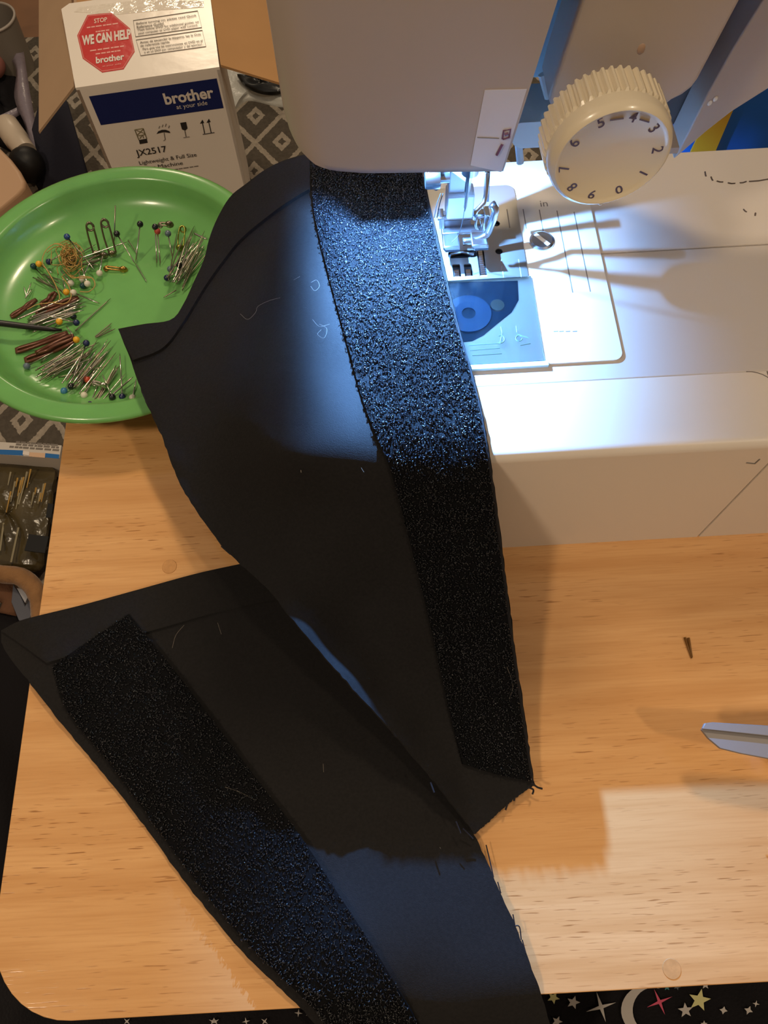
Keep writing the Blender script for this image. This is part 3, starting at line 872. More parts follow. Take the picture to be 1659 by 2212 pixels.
# upper panel, drawn through the machine
Z1 = TPS([(648, 450, .0795), (645, 600, .0792), (643, 720, .0792), (643, 830, .0792), (645, 930, .0792), (652, 985, .0792), (700, 985, .0794), (610, 985, .0745), (600, 700, .0735), (915, 335, .0800), (800, 330, .0800), (700, 332, .0798), (640, 340, .0790), (560, 380, .0720), (530, 400, .0680), (470, 470, .0590),
          (915, 420, .0792), (950, 520, .0792), (800, 500, .0792), (700, 600, .0790), (985, 680, .0792), (850, 700, .0792), (1030, 830, .0792), (900, 850, .0792), (730, 800, .0788),
          (500, 600, .0590), (440, 560, .0540), (400, 650, .0500), (300, 730, .0455), (255, 710, .0450),
          (370, 690, .0470), (420, 800, .0500), (320, 870, .0400), (390, 1035, .0345), (440, 1110, .0350), (500, 1190, .0360), (500, 950, .0540), (560, 1080, .0500), (640, 1080, .0600),
          (850, 990, .0790), (950, 980, .0792), (1055, 975, .0792), (760, 1100, .0630), (900, 1100, .0660), (1075, 1100, .0640),
          (1088, 1200, .0500), (900, 1200, .0520), (720, 1165, .0540), (620, 1200, .0470), (950, 1350, .0340), (1110, 1380, .0310), (1130, 1500, .0190), (1155, 1695, .0070),
          (1090, 1740, .0070), (1025, 1803, .0070), (960, 1710, .0150), (860, 1590, .0260), (760, 1480, .0360), (660, 1370, .0460), (580, 1270, .0450),
          (735, 1375, .0340), (820, 1480, .0240), (905, 1590, .0140), (990, 1700, .0065), (1050, 1650, .0060), (980, 1500, .0140), (880, 1350, .0330), (800, 1290, .0350)], 2e-5)
fp = thing('fabric_panel', 'upper black fabric panel with loop strip, lying under the needle and over the bed', 'fabric', tuple(W(1090, 1750, 0.0)))
TOP1 = [(255, 710), (310, 700), (370, 690), (397, 655), (418, 610), (440, 562), (452, 515), (470, 470), (497, 425), (530, 398), (580, 362), (640, 338), (720, 328), (820, 322), (912, 322)]
LEFT1 = [(255, 710), (285, 785), (315, 868), (350, 945), (385, 1038), (430, 1112), (490, 1190), (580, 1275), (660, 1372), (760, 1485), (860, 1594), (960, 1714), (1025, 1803)]
RIGHT1 = [(912, 322), (916, 378), (944, 510), (985, 680), (1030, 840), (1058, 980), (1085, 1180), (1110, 1380), (1133, 1540), (1155, 1697)]
BOT1 = [(1025, 1803), (1060, 1772), (1100, 1735), (1130, 1712), (1155, 1697)]
body1, PXb = layer('cloth', TOP1, BOT1, LEFT1, RIGHT1, 70, 120, Z1, 0.0, 0.0007, FABRIC, fp, jitter=0.8)
# hem: folded edge
HEMB = [(287, 778), (350, 752), (392, 700), (440, 622), (480, 565), (522, 514), (590, 458), (640, 424), (668, 408)]
hem1, _ = layer('hem', TOP1[:11] + [(640, 338), (668, 333)], HEMB, [(256, 711), (270, 745), (287, 778)], [(668, 333), (668, 370), (668, 408)], 60, 10, Z1, 0.0019, 0.0017, FABRIC, fp)
# loop strip
SL1 = [(672, 330), (676, 440), (694, 530), (722, 640), (750, 740), (782, 860), (815, 945), (843, 1015), (880, 1150), (915, 1290), (945, 1420), (972, 1540), (1000, 1650)]
SR1 = [(908, 326), (911, 380), (938, 510), (978, 680), (1023, 840), (1050, 980), (1077, 1180), (1102, 1380), (1125, 1540), (1146, 1688)]
strip1, PXs = layer('loop_strip', [(672, 330), (790, 326), (908, 326)], [(1000, 1650), (1070, 1672), (1146, 1688)], SL1, SR1, 30, 90, Z1, 0.0014, 0.0012, STRIPM, fp)
lp = scatter_loops(PXs, Z1, 0.0014, 15000, seed=3); adopt(lp, strip1); lp['kind'] = 'stuff'
# stitched edge along the strip
for dx_ in (2, 5):
    obj('edge_thread', MB().tube([W(p[0] + dx_, p[1], float(Z1(np.array([p])) [0]) + 0.0010) for p in catmull(SR1, 60)], 0.00022, 4), THREADBLK, fp)

# lower panel lying on the table
Z2 = TPS([(72, 1400, .0035), (66, 1450, .0035), (62, 1490, .0030), (82, 1330, .0030), (0, 1372, -.0100), (0, 1400, -.0110), (40, 1345, -.0010), (200, 1300, .0032), (350, 1262, .0036), (510, 1218, .0045), (200, 1450, .0030), (215, 1660, .0028), (400, 1500, .0032), (580, 1290, .0045),
          (400, 1900, .0028), (600, 1600, .0032), (700, 1450, .0032), (860, 1620, .0034), (1025, 1802, .0030), (700, 1900, .0030), (900, 1900, .0034), (1060, 1880, .0034), (660, 2180, .0025), (900, 2120, .0038), (1120, 2020, .0044),
          (1165, 2135, .0035), (770, 2190, .0028), (1000, 2150, .0036), (720, 2260, -.012), (1000, 2260, -.014), (1195, 2240, -.014), (860, 2450, -.10), (1100, 2420, -.10), (1240, 2400, -.09)], 1e-5)
fp2 = thing('fabric_panel', 'lower black fabric panel spread on the wooden table, hanging off its front edge', 'fabric', tuple(W(700, 1800, 0.0)))
TOP2 = [(2, 1362), (40, 1342), (82, 1330), (180, 1306), (300, 1273), (420, 1240), (510, 1220), (590, 1204)]
LEFT2 = [(2, 1362), (8, 1400), (60, 1470), (130, 1560), (215, 1662), (300, 1768), (400, 1905), (520, 2052), (660, 2190), (740, 2290), (860, 2430)]
RIGHT2 = [(590, 1204), (650, 1300), (760, 1440), (880, 1590), (985, 1735), (1040, 1835), (1075, 1915), (1122, 2022), (1165, 2135), (1195, 2240), (1240, 2400)]
BOT2 = [(860, 2430), (1050, 2420), (1240, 2400)]
body2, _ = layer('cloth', TOP2, BOT2, LEFT2, RIGHT2, 60, 100, Z2, 0.0, 0.0007, FABRIC, fp2, jitter=0.7)
hem2, _ = layer('hem', TOP2, [(100, 1432), (180, 1408), (275, 1376), (350, 1356), (470, 1322), (580, 1298), (646, 1288)], [(2, 1362), (50, 1395), (100, 1432)], [(590, 1204), (620, 1250), (646, 1288)], 50, 10, Z2, 0.0015, 0.0014, FABRIC, fp2)
SL2 = [(112, 1440), (145, 1535), (228, 1640), (312, 1752), (412, 1888), (532, 2036), (672, 2174), (752, 2274), (872, 2424)]
SR2 = [(278, 1326), (370, 1440), (470, 1570), (560, 1690), (645, 1800), (730, 1930), (805, 2045), (885, 2180), (930, 2270), (1010, 2424)]
strip2, PXs2 = layer('loop_strip', [(112, 1440), (190, 1385), (278, 1326)], [(872, 2424), (940, 2424), (1010, 2424)], SL2, SR2, 24, 80, Z2, 0.0022, 0.0012, STRIPM, fp2)
lp2 = scatter_loops(PXs2, Z2, 0.0022, 11000, seed=5); adopt(lp2, strip2); lp2['kind'] = 'stuff'


def hair(parent, pts, zf, r=0.00005, m=LINT, name='lint_hair', lift=0.0016):
    q = catmull(pts, 4 * len(pts)); z = zf(q) + lift
    obj(name, MB().tube([W(a[0], a[1], zz) for a, zz in zip(q, z)], r, 4), m, parent)


for pts in ([(498, 436), (525, 438), (552, 449)], [(585, 457), (610, 430), (640, 412), (666, 407)], [(519, 678), (535, 690), (552, 675), (557, 662), (580, 650), (605, 643)], [(634, 605), (648, 597)],
            [(870, 405), (872, 430)], [(866, 465), (850, 490), (822, 514)], [(928, 590), (925, 620), (910, 650), (900, 670)], [(672, 610), (684, 605), (690, 618), (680, 628), (671, 618)],
            [(690, 700), (706, 710), (700, 730), (686, 722), (694, 712)], [(675, 690), (690, 705), (712, 700)], [(1095, 1440), (1108, 1480), (1100, 1510)], [(780, 1010), (786, 1020)]):
    hair(fp, pts, Z1)
for pts in ([(372, 1400), (380, 1372), (398, 1350)], [(470, 1345), (478, 1370)], [(486, 1700), (520, 1712), (548, 1727)], [(698, 1650), (699, 1668)], [(950, 1830), (952, 1833)]):
    hair(fp2, pts, Z2, lift=0.0022)
# frayed ends
for pts in ([(1148, 1690), (1160, 1700), (1172, 1704)], [(1140, 1700), (1152, 1706), (1150, 1716)], [(1112, 1722), (1110, 1730)], [(1096, 1736), (1092, 1750)]):
    hair(fp, pts, Z1, 0.0004, THREADBLK, 'frayed_thread', 0.0)
for pts in ([(1050, 1825), (1056, 1850), (1066, 1895)], [(1108, 1975), (1112, 1998)], [(1112, 2000), (1122, 2002), (1126, 2030)], [(1128, 2030), (1136, 2060)], [(1075, 1905), (1082, 1930)]):
    hair(fp2, pts, Z2, 0.00025, THREADBLK, 'frayed_thread', 0.0)
for pts in ([(470, 1165), (482, 1182)], [(478, 1180), (497, 1197)], [(306, 845), (318, 872)], [(930, 1690), (938, 1712)], [(985, 1775), (995, 1800)], [(1000, 1790), (1022, 1812)]):
    hair(fp, pts, Z1, 0.0003, THREADBLK, 'frayed_thread', 0.0)

# ---------------------------------------------------------------- green dish
DX, DY = -0.1347, 0.2902
dish = thing('pin_dish', 'round green dish holding pins, at the left edge of the table', 'dish', (DX, DY, 0))
DB = 0.0135
prof = [(0.0001, DB), (0.030, DB), (0.050, DB + 0.0002), (0.0565, DB + 0.0009), (0.0620, DB + 0.0022), (0.0665, DB + 0.0042), (0.0700, DB + 0.0072), (0.0722, DB + 0.0108), (0.0742, 0.0284), (0.0750, 0.0294), (0.0762, 0.0300), (0.0800, 0.0303), (0.0832, 0.0300), (0.0848, 0.0292), (0.0853, 0.0280), (0.0846, 0.0270),
        (0.0820, 0.0276), (0.0775, 0.0272), (0.0755, 0.0235), (0.0735, DB + 0.0070), (0.0700, DB + 0.0020), (0.062, DB - 0.0022), (0.0001, DB - 0.0022)]
obj('bowl', MB().lathe(prof, 96, (DX, DY, 0)), GREEN, dish, smooth=True, auto=60)
obj('magnet_base', MB().lathe([(0.0001, 0), (0.026, 0), (0.027, 0.001), (0.027, DB - 0.0022), (0.0001, DB - 0.0022)], 40, (DX, DY, 0)), DARK, dish)
p = W(390, 434, 0.0175)
obj('paint_chip', MB().ball((p[0], p[1], p[2] - 0.0006), 0.0028, 10, 6, (1.2, 0.6, 0.25)), mat('yellow_chip', lin(214, 190, 84), 0.5), dish)


def D3(cx, cy, h):
    """a point of the dish crop, h above the dish floor"""
    return W(cx / 3.072, 340 + cy / 3.072, DB + h)


# templates for ball pins (along +z, length 1 shaft scaled per pin)
def link_mesh(name, me, parent=None):
    o = bpy.data.objects.new(name, me); COL.objects.link(o)
    if parent is not None: o.parent = parent
    return o


tmp = obj('ball', MB().ball((0, 0, 0), 0.0018, 12, 8), HEADS['blue'], smooth=True); ball_me = tmp.data; bpy.data.objects.remove(tmp)
ball_by = {}
for kcol, mm in HEADS.items():
    me = ball_me.copy(); me.name = 'pin_head'; me.materials.clear(); me.materials.append(mm); ball_by[kcol] = me
ball_me = None


def ball_pin(col, head, tip, label, hh=0.0030, th=0.0012, group='ball-headed pins in the green dish', shaft=None):
    a = D3(*head, hh); b = D3(*tip, th)
    o = thing('ball_head_pin', label, 'pin', tuple(a), group)
    sh = obj('shaft', MB().tube([a, a + (b - a) * .9, b], [.00036, .00036, .00008], 6), shaft or PINSTEEL, o, smooth=True)
    link_mesh('pin_head', ball_by[col], o)
    return o


BP = [
    ('blue', (445, 527), (630, 750), .012, .004, 'blue ball-headed pin leaning over the tan thread tangle'),
    ('white', (660, 768), (690, 600), .003, .004, 'white ball-headed pin nearest the dish centre, right of the thread tangle'),
    ('white', (580, 838), (530, 690), .004, .006, 'white ball-headed pin inside the loose thread loop'),
    ('teal', (550, 852), (515, 740), .002, .004, 'teal ball-headed pin half under a white one inside the thread loop'),
    ('white', (545, 806), (600, 690), .003, .004, 'greyish white ball-headed pin above the teal one'),
    ('white', (470, 835), (400, 750), .003, .003, 'white ball-headed pin just above the yellow-headed one'),
    ('yellow', (440, 893), (415, 800), .004, .003, 'yellow ball-headed pin below the thread tangle'),
    ('white', (487, 897), (660, 970), .004, .001, 'cream ball-headed pin beside the yellow one, its point towards the dish centre'),
    ('yellow', (258, 707), (350, 770), .004, .002, 'yellow ball-headed pin left of the thread tangle'),
    ('teal', (222, 722), (370, 880), .003, .002, 'dark teal ball-headed pin at far left beside a yellow one'),
    ('navy', (325, 693), (410, 640), .005, .004, 'navy ball-headed pin tucked in the left of the thread tangle'),
    ('navy', (507, 1097), (295, 1045), .005, .007, 'navy ball-headed pin lying across the bright steel needles'),
    ('black', (487, 1056), (400, 990), .003, .004, 'black ball-headed pin just above a navy one at the needle heap'),
    ('yellow', (393, 1090), (360, 1130), .006, .003, 'orange-yellow ball-headed pin amid the bright steel needles'),
    ('yellow', (507, 1210), (440, 1120), .005, .004, 'yellow ball-headed pin above the brown hairpins, near the dish centre'),
    ('navy', (573, 1233), (490, 1450), .006, .005, 'navy ball-headed pin lying over the lower pin heap'),
    ('grey', (178, 1385), (450, 1240), .004, .004, 'steel-blue ball-headed pin at the lower left of the hairpins'),
    ('skyblue', (425, 1550), (560, 1350), .003, .004, 'light blue ball-headed pin at the bottom of the lower heap'),
    ('black', (472, 1520), (640, 1280), .005, .004, 'black ball-headed pin beside the light blue one'),
    ('red', (580, 1475), (640, 1400), .003, .002, 'red-orange ball-headed pin in the lower heap'),
    ('white', (558, 1578), (620, 1480), .003, .001, 'white ball-headed pin at the bottom of the lower heap'),
    ('navy', (600, 1640), (655, 1490), .003, .001, 'navy ball-headed pin lowest in the dish'),
    ('black', (745, 1590), (680, 1440), .004, .005, 'black ball-headed pin crossed by a bright pin near the cloth'),
    ('navy', (812, 1588), (795, 1300), .003, .003, 'navy ball-headed pin pointing straight back beside the cloth edge'),
    ('white', (880, 1595), (905, 1470), .003, .002, 'white ball-headed pin closest to the cloth edge'),
    ('black', (775, 507), (900, 710), .012, .001, 'black ball-headed pin right of the open safety pins'),
    ('black', (930, 443), (900, 700), .016, .001, 'black ball-headed pin standing alone at the back of the dish'),
    ('grey', (1115, 505), (1145, 670), .012, .002, 'grey-blue ball-headed pin behind the small safety pin'),
    ('red', (1045, 490), (1065, 715), .014, .001, 'red ball-headed pin standing beside a black one'),
    ('black', (1030, 462), (1042, 718), .016, .001, 'black ball-headed pin standing beside the red one'),
    ('navy', (1108, 800), (1200, 740), .003, .004, 'navy ball-headed pin at the front of the right heap'),
    ('grey', (1130, 742), (1230, 640), .004, .004, 'grey ball-headed pin above the navy one of the right heap'),
    ('black', (1190, 715), (1290, 560), .006, .006, 'black ball-headed pin on top of the right heap'),
]
for col, h_, t_, hh, th, lab in BP: ball_pin(col, h_, t_, lab, hh, th)

# plain steel pins and needles
def plain(a, b, ha, hb, label, group, r=0.00035, m=None, name='straight_pin'):
    p, q = D3(*a, ha), D3(*b, hb)
    o = obj(name, MB().tube([p, p + (q - p) * .08, p + (q - p) * .85, q], [r, r, r * .9, r * .2], 6), m or PINSTEEL, None, smooth=True, loc=tuple(p))
    return tag(o, label, 'pin', group)


g_ = np.random.default_rng(11)


def heap(a, b, n, jit, zmax, label, group, m=None, ajit=25, r=0.00034):
    for i in range(n):
        f = (i + 0.5) / n - 0.5
        ja = g_.normal(0, jit, 2); jb = ja + g_.normal(0, ajit + 9, 2)
        h1, h2 = 0.0006 + zmax * g_.random(), 0.0006 + zmax * g_.random()
        plain((a[0] + ja[0], a[1] + ja[1]), (b[0] + jb[0], b[1] + jb[1]), h1, h2, label, group, r, m[i % len(m)] if m else None)


heap((170, 1100), (520, 985), 18, 30, 0.006, 'plain steel needle in the shiny heap by the black rod', 'shiny steel needles by the black rod', [PINSTEEL], 18, .0005)
heap((300, 1425), (560, 1275), 24, 44, 0.006, 'plain steel pin in the heap beside the brown hairpins', 'plain pins beside the hairpins', [DARKSTEEL, PINSTEEL, DARKSTEEL], 26)
heap((500, 1505), (670, 1275), 20, 32, 0.006, 'plain steel pin in the middle of the lower heap', 'plain pins in the lower heap', [DARKSTEEL, PINSTEEL], 26)
heap((640, 1610), (775, 1400), 9, 18, 0.004, 'plain steel pin in the sheaf beside the cloth edge', 'plain pins beside the cloth', [DARKSTEEL, PINSTEEL], 16)
heap((1180, 800), (1310, 570), 30, 38, 0.009, 'plain steel pin in the right heap under the cloth edge', 'plain pins in the right heap', [DARKSTEEL, DARKSTEEL, PINSTEEL], 30)
heap((640, 1185), (745, 1115), 3, 6, 0.001, 'plain steel pin pointing at the cloth corner', 'three pins pointing at the cloth corner', [DARKSTEEL], 5)
heap((250, 800), (370, 880), 6, 26, 0.003, 'plain steel pin below the thread tangle', 'plain pins below the thread tangle', [DARKSTEEL], 30)
heap((160, 945), (185, 860), 3, 9, 0.004, 'short steel pin at the far left of the dish', 'short pins at the far left', [PINSTEEL], 9)
heap((430, 720), (640, 650), 5, 22, 0.005, 'plain steel pin under the thread tangle', 'plain pins under the thread tangle', [DARKSTEEL, PINSTEEL], 20)
plain((500, 1150), (735, 935), .001, .001, 'lone steel needle pointing to the dish centre', None, m=DARKSTEEL)
plain((530, 670), (860, 555), .009, .004, 'bright steel pin crossing the open safety pins', None)
plain((765, 320), (758, 570), .016, .004, 'thin steel needle standing upright at the back of the dish', None, m=DARKSTEEL)
plain((1170, 880), (1085, 930), .003, .001, 'steel pin poking out from under the cloth edge', None, m=DARKSTEEL)
plain((900, 706), (975, 830), .001, .0006, 'thin steel needle lying alone right of the dish centre', None, r=.0003)
plain((1290, 505), (1375, 545), .007, .007, 'bright steel pin topmost in the right heap', None, r=.0006)
plain((740, 1580), (885, 1455), .004, .004, 'bright steel pin lying across the sheaf beside the cloth', None, r=.0005)
plain((850, 550), (910, 640), .002, .001, 'faint steel pin right of the open safety pins', None, m=DARKSTEEL)
# bobby pins
def bobby(a, b, label, h=0.003, wd=9, m=None, r=0.0010):
    av, bv = np.array(a, float), np.array(b, float); t = (bv - av) / np.linalg.norm(bv - av); n = np.array([-t[1], t[0]])
    pts = [bv + n * wd * .3, av * .35 + bv * .65 + n * wd * .9, av + t * 10 + n * wd, av, av + t * 10 - n * wd, av * .5 + bv * .5 - n * wd * .4, av * .3 + bv * .7 - n * wd * 1.0, bv - n * wd * .3]
    q = catmull(pts, 30)
    o = obj('hairpin', MB().tube([D3(x, y, h + 0.001 * math.sin(i * .35)) for i, (x, y) in enumerate(q)], r, 6), m or BROWNMET, None, smooth=True, loc=tuple(D3(*a, h)))
    return tag(o, label, 'hairpin', 'brown hairpins in the dish')


bobby((80, 1055), (240, 945), 'brown hairpin at the far left above the shiny needles')
bobby((250, 1030), (520, 930), 'brown hairpin half under the shiny needles', .002, 14)
bobby((115, 1282), (450, 1165), 'brown hairpin uppermost of the pair below the black rod', .004, 12)
bobby((178, 1345), (500, 1215), 'brown hairpin lower of the pair below the black rod', .003, 14)
bobby((480, 1190), (240, 1300), 'brown hairpin whose bend lies near the yellow pin', .0055, 12)
bobby((280, 985), (370, 900), 'brown hairpin under the yellow and cream pins', .002, 16)
# safety pins
def safety(a, b, label, ha, hb, wd, m, coil=0.0020, r=0.00055):
    av, bv = np.array(a, float), np.array(b, float); t = (bv - av) / np.linalg.norm(bv - av); n = np.array([-t[1], t[0]])
    ca = D3(*a, ha)
    o = thing('safety_pin', label, 'safety pin', tuple(ca), 'safety pins in the dish')
    def at(f, side): p = av + (bv - av) * f + n * wd * side; return D3(p[0], p[1], ha + (hb - ha) * f)
    path = [at(1, -1.0), at(.5, -1.05), at(.08, -.9)] + [at(-.02, -.4), at(-.05, 0), at(-.02, .4)] + [at(.08, .9), at(.5, 1.0), at(.97, .7)]
    obj('wire', MB().tube(catmull(path, 34), r, 6), m, o, smooth=True)
    obj('coil', MB().tube([ca + coil * np.array([math.cos(t_), 0.5 * math.sin(t_), 0.8 * math.sin(t_)]) + np.array([0, -.0003 * t_ / 6.28, -coil]) for t_ in np.linspace(0, 12.5, 28)], r, 6), m, o, smooth=True)
    e = at(1.0, 0); cap = MB().ball(e, 0.0024, 12, 8, (1.0, .6, 1.0)); obj('clasp', cap, m, o, smooth=True)
    return o


safety((590, 440), (640, 640), 'left of the two tall steel safety pins standing at the back', .017, .002, 24, DARKSTEEL)
safety((688, 418), (745, 640), 'right of the two tall steel safety pins standing at the back', .018, .003, 26, DARKSTEEL)
safety((1210, 460), (1195, 600), 'small olive safety pin in front of the right heap', .010, .003, 20, mat('olive_brass', lin(150, 150, 70), .3, metal=.9), .0016, .0004)
safety((700, 728), (820, 745), 'small brass safety pin lying below the tall ones', .002, .001, 8, BRASS, .0010, .0005)
safety((1060, 440), (1125, 445), 'small dark safety pin lying at the back right of the dish', .012, .012, 9, DARKSTEEL, .0010, .0005)
safety((620, 1490), (690, 1515), 'small bright safety pin in the lower heap', .004, .004, 9, PINSTEEL, .0010, .0005)
safety((600, 690), (690, 650), 'small steel safety pin under the tall ones', .003, .003, 14, DARKSTEEL, .0012, .0005)
# thread tangle
mb = MB(); c0 = np.array([455., 665.])
for i in range(26):
    a0 = g_.random() * 6.28; pts = []
    cc = c0 + g_.normal(0, 26, 2) * (1, 1.3); rr_ = g_.uniform(25, 80)
    for k2 in range(9):
        a0 += g_.uniform(.5, 1.1); pts.append((cc[0] + rr_ * math.cos(a0) * g_.uniform(.6, 1.1), cc[1] + rr_ * 1.1 * math.sin(a0) * g_.uniform(.6, 1.1)))
    h0 = g_.uniform(.001, .010)
    mb.tube([D3(x, y, max(.0006, h0 + .002 * math.sin(j * .7))) for j, (x, y) in enumerate(catmull(pts, 34))], 0.00022, 4)
for pts in ([(440, 600), (380, 570), (310, 610), (280, 690), (320, 760), (370, 850), (395, 940), (330, 965), (250, 975), (180, 1010)], [(420, 740), (480, 800), (540, 790), (610, 800), (630, 850), (590, 890), (530, 890)], [(410, 790), (460, 860), (470, 930), (430, 970), (350, 965)],
            [(450, 780), (520, 800), (600, 800)], [(360, 570), (420, 590), (460, 640), (440, 730)]):
    mb.tube([D3(x, y, .005) for x, y in catmull(pts, 40)], 0.00030, 4)
tg = obj('thread_tangle', mb, TANTHREAD, None, smooth=True, loc=tuple(D3(455, 665, 0))); tag(tg, 'tangled tan thread lying among the pins in the green dish', 'thread')
rod = obj('seam_ripper_rod', MB().tube([D3(-260, 1075, .021), D3(0, 1100, .013), D3(200, 1125, .008), D3(330, 1140, .006), D3(410, 1146, .005)], [.0017, .0017, .0016, .0013, .0006], 10), BLACKROD, None, smooth=True, loc=tuple(D3(300, 1140, 0)))
tag(rod, 'thin black rod reaching into the green dish from the left', 'rod')

# ---------------------------------------------------------------- scissors and bits on the table
SZ = 0.029
def S3(px, py, dz=0.0): return W(px, py, SZ + dz)
sci = thing('scissors', 'grey steel scissors pointing left on the wooden table', 'scissors', tuple(W(1800, 1620, 0)))
up = [S3(*q) for q in ((1517, 1574), (1522, 1562), (1540, 1560), (1659, 1567), (1790, 1582), (1790, 1606), (1659, 1590))]
obj('blade', MB().prism(up, (0, 0, -0.0016)), BLADE, sci, bevel=0.0003, seg=2)
lo_ = [S3(*q, -.0018) for q in ((1515, 1575), (1659, 1588), (1790, 1602), (1790, 1660), (1659, 1638), (1600, 1627), (1556, 1616), (1530, 1594))]
obj('blade', MB().prism(lo_, (0, 0, -0.0016)), BLADE, sci, bevel=0.0003, seg=2)
pv = S3(1780, 1610); obj('pivot_screw', MB().lathe([(0.0001, .0016), (.003, .0012), (.0036, 0), (.0036, -.005)], 20, pv), STEEL, sci, smooth=True)
for sgn in (-1, 1):
    c_ = pv + np.array([0.062, 0.019 * sgn, -0.018]); ring = [c_ + np.array([0.025 * math.cos(t), 0.0145 * math.sin(t), -0.006 * math.cos(t)]) for t in np.linspace(0, 6.283, 25)[:-1]]
    mb = MB().tube(ring, 0.0045, 8, closed=True); mb.tube([pv + np.array([0.0, 0.002 * sgn, -.001]), pv + np.array([0.02, 0.006 * sgn, -.006]), c_ + np.array([-.022, -0.003 * sgn, 0.005])], .0042, 8)
    obj('handle', mb, BLACKROD, sci, smooth=True)
# spool the scissors lean on, right of the frame
spx = S3(1775, 1612)
spo = thing('thread_spool', 'white thread spool propping up the scissors at the right', 'spool', (spx[0], spx[1], 0))
obj('core', MB().lathe([(0.0001, 0), (.009, 0), (.009, .002), (.0045, .003), (.0045, .022), (.009, .0228), (.009, .0245), (.0001, .0245)], 28, (spx[0], spx[1], 0)), WHITE, spo, smooth=True, auto=30)
obj('thread_wrap', MB().lathe([(.0047, .0032), (.0078, .004), (.0078, .021), (.0047, .0218)], 28, (spx[0], spx[1], 0)), PAPERW, spo, smooth=True)
# hair-thin brown snippet
sn = thing('needle_snippet', 'tiny brown forked splinter lying on the wooden table', 'splinter', tuple(W(1488, 1400, 0)))
for a, b in (((1479, 1377), (1494, 1422)), ((1487, 1378), (1495, 1420))):
    obj('prong', MB().tube([W(*a, .0008), W(*b, .0006)], [.00055, .0003], 6), mat('olive_brown', lin(112, 74, 26), .5), sn, smooth=True)

# ---------------------------------------------------------------- carton behind
bz = -0.33
cA = W(165, 195, bz); cB = W(475, 150, bz)
ex = (cB - cA); BWd = np.linalg.norm(ex); ex /= BWd; ey = np.array([-ex[1], ex[0], 0]); ez = np.array([0, 0, 1.0])
bot = FLZ
carton = thing('machine_carton', 'white printed carton with open brown side flaps standing behind the green dish', 'carton', tuple((cA + cB) / 2 + ey * .2 + ez * (bot - bz)))


def BXP(u, d, z): return cA + ex * u + ey * d + ez * (z - bz)


def slab(pts, thick_dir, m, name, parent=carton, bevel=0.0):
    return obj(name, MB().prism(pts, thick_dir), m, parent, bevel=bevel)


D_ = 0.215; t_ = 0.004
slab([BXP(0, 0, bot), BXP(BWd, 0, bot), BXP(BWd, 0, bz), BXP(0, 0, bz)], ey * t_, BOXWHITE, 'front_panel')
slab([BXP(0, D_, bot), BXP(BWd, D_, bot), BXP(BWd, D_, bz), BXP(0, D_, bz)], -ey * t_, BOXWHITE, 'back_panel')
slab([BXP(0, 0, bot), BXP(0, D_, bot), BXP(0, D_, bz), BXP(0, 0, bz)], ex * t_, CARDPALE, 'side_panel')
slab([BXP(BWd, 0, bot), BXP(BWd, D_, bot), BXP(BWd, D_, bz), BXP(BWd, 0, bz)], -ex * t_, BOXWHITE, 'side_panel')
# top flaps: front one closed and printed, back one closed
fd = 0.176
tp0 = W(133, 27, bz); fl_l = np.dot(tp0 - cA, ex)
fpts = [BXP(0.0, 0, bz), BXP(BWd, 0, bz), BXP(BWd + .002, fd - .004, bz), BXP(BWd - .004, fd, bz), BXP(fl_l + .012, fd, bz), BXP(fl_l + .001, fd - .010, bz), BXP(fl_l * .5, fd * .5, bz)]
tflap = slab(fpts, ez * 0.0035, BOXGLOSS, 'top_flap')
slab([BXP(0, fd + .003, bz - .004), BXP(BWd, fd + .003, bz - .004), BXP(BWd, D_, bz - .004), BXP(0, D_, bz - .004)], ez * 0.0035, CARD, 'top_flap')
TZ = bz + 0.0036
TAPE = mat('wrinkled_clear_tape', lin(238, 228, 214), 0.10, spec=0.7, bump=(46, 0.55, 0.006))
slab([hit(*q, np.array([0, 0, bz + .0036]), ez) for q in ((160, 26), (250, 32), (350, 22), (440, 16), (440, 2), (300, 0), (170, 16))], ez * 0.0003, TAPE, 'clear_tape')
# side flaps, opened outwards; corners found on the vertical plane through the hinge end
nL = ey


def flapcorner(px, py, d): return hit(px, py, BXP(0, d, bz), ey)


q0 = BXP(-.002, 0.004, bz); q1 = flapcorner(86, 289, 0.004)
vL = q1 - q0
slab([q0, q0 + vL, q0 + vL * 1.0 + ey * 0.30, q0 + ey * 0.21], np.array([0, 0, 0.0035]), CARDPALE, 'side_flap')
r0 = BXP(BWd + .002, 0.004, bz); r1 = hit(612, 186, BXP(0, .004, bz), ey); vR = r1 - r0
slab([r0, r1, r1 + ey * 0.185, r0 + ey * 0.21], np.array([0, 0, 0.0035]), CARD, 'side_flap')
# print on the front
FP = cA; FN = -ey


def fr(px, py, lift=0.0003): return hit(px, py, FP, FN) + FN * lift


def tr(px, py, lift=0.0003): return hit(px, py, np.array([0, 0, TZ]), ez) + ez * lift


slab([fr(192, 208), fr(468, 169), fr(483, 233), fr(218, 270)], FN * 0.0001, NAVY, 'blue_band')


def ftext(txt, a, b, m, hpx=None, bold=0.0, parent=carton, face='f', lift=0.0006, height=None):
    f_ = fr if face == 'f' else tr
    p, q = f_(*a), f_(*b); e1 = ex; e2 = ez if face == 'f' else ey
    wd = np.dot(q - p, ex)
    text_on(txt, p, e1, e2, width=wd, height=height, m=m, parent=parent, bold=bold, lift=lift)


ftext('brother', (358, 226), (463, 208), PAPERW, bold=0.03, height=0.017)
ftext('at your side', (383, 238), (449, 227), PAPERW, height=0.0085)
ftext('JX2517', (297, 341), (363, 331), INK, bold=0.01, height=0.0135)
ftext('Lightweight & Full Size', (303, 358), (426, 340), INK, height=0.0085)
ftext('Sewing Machine', (293, 373), (396, 356), INK, height=0.0085)

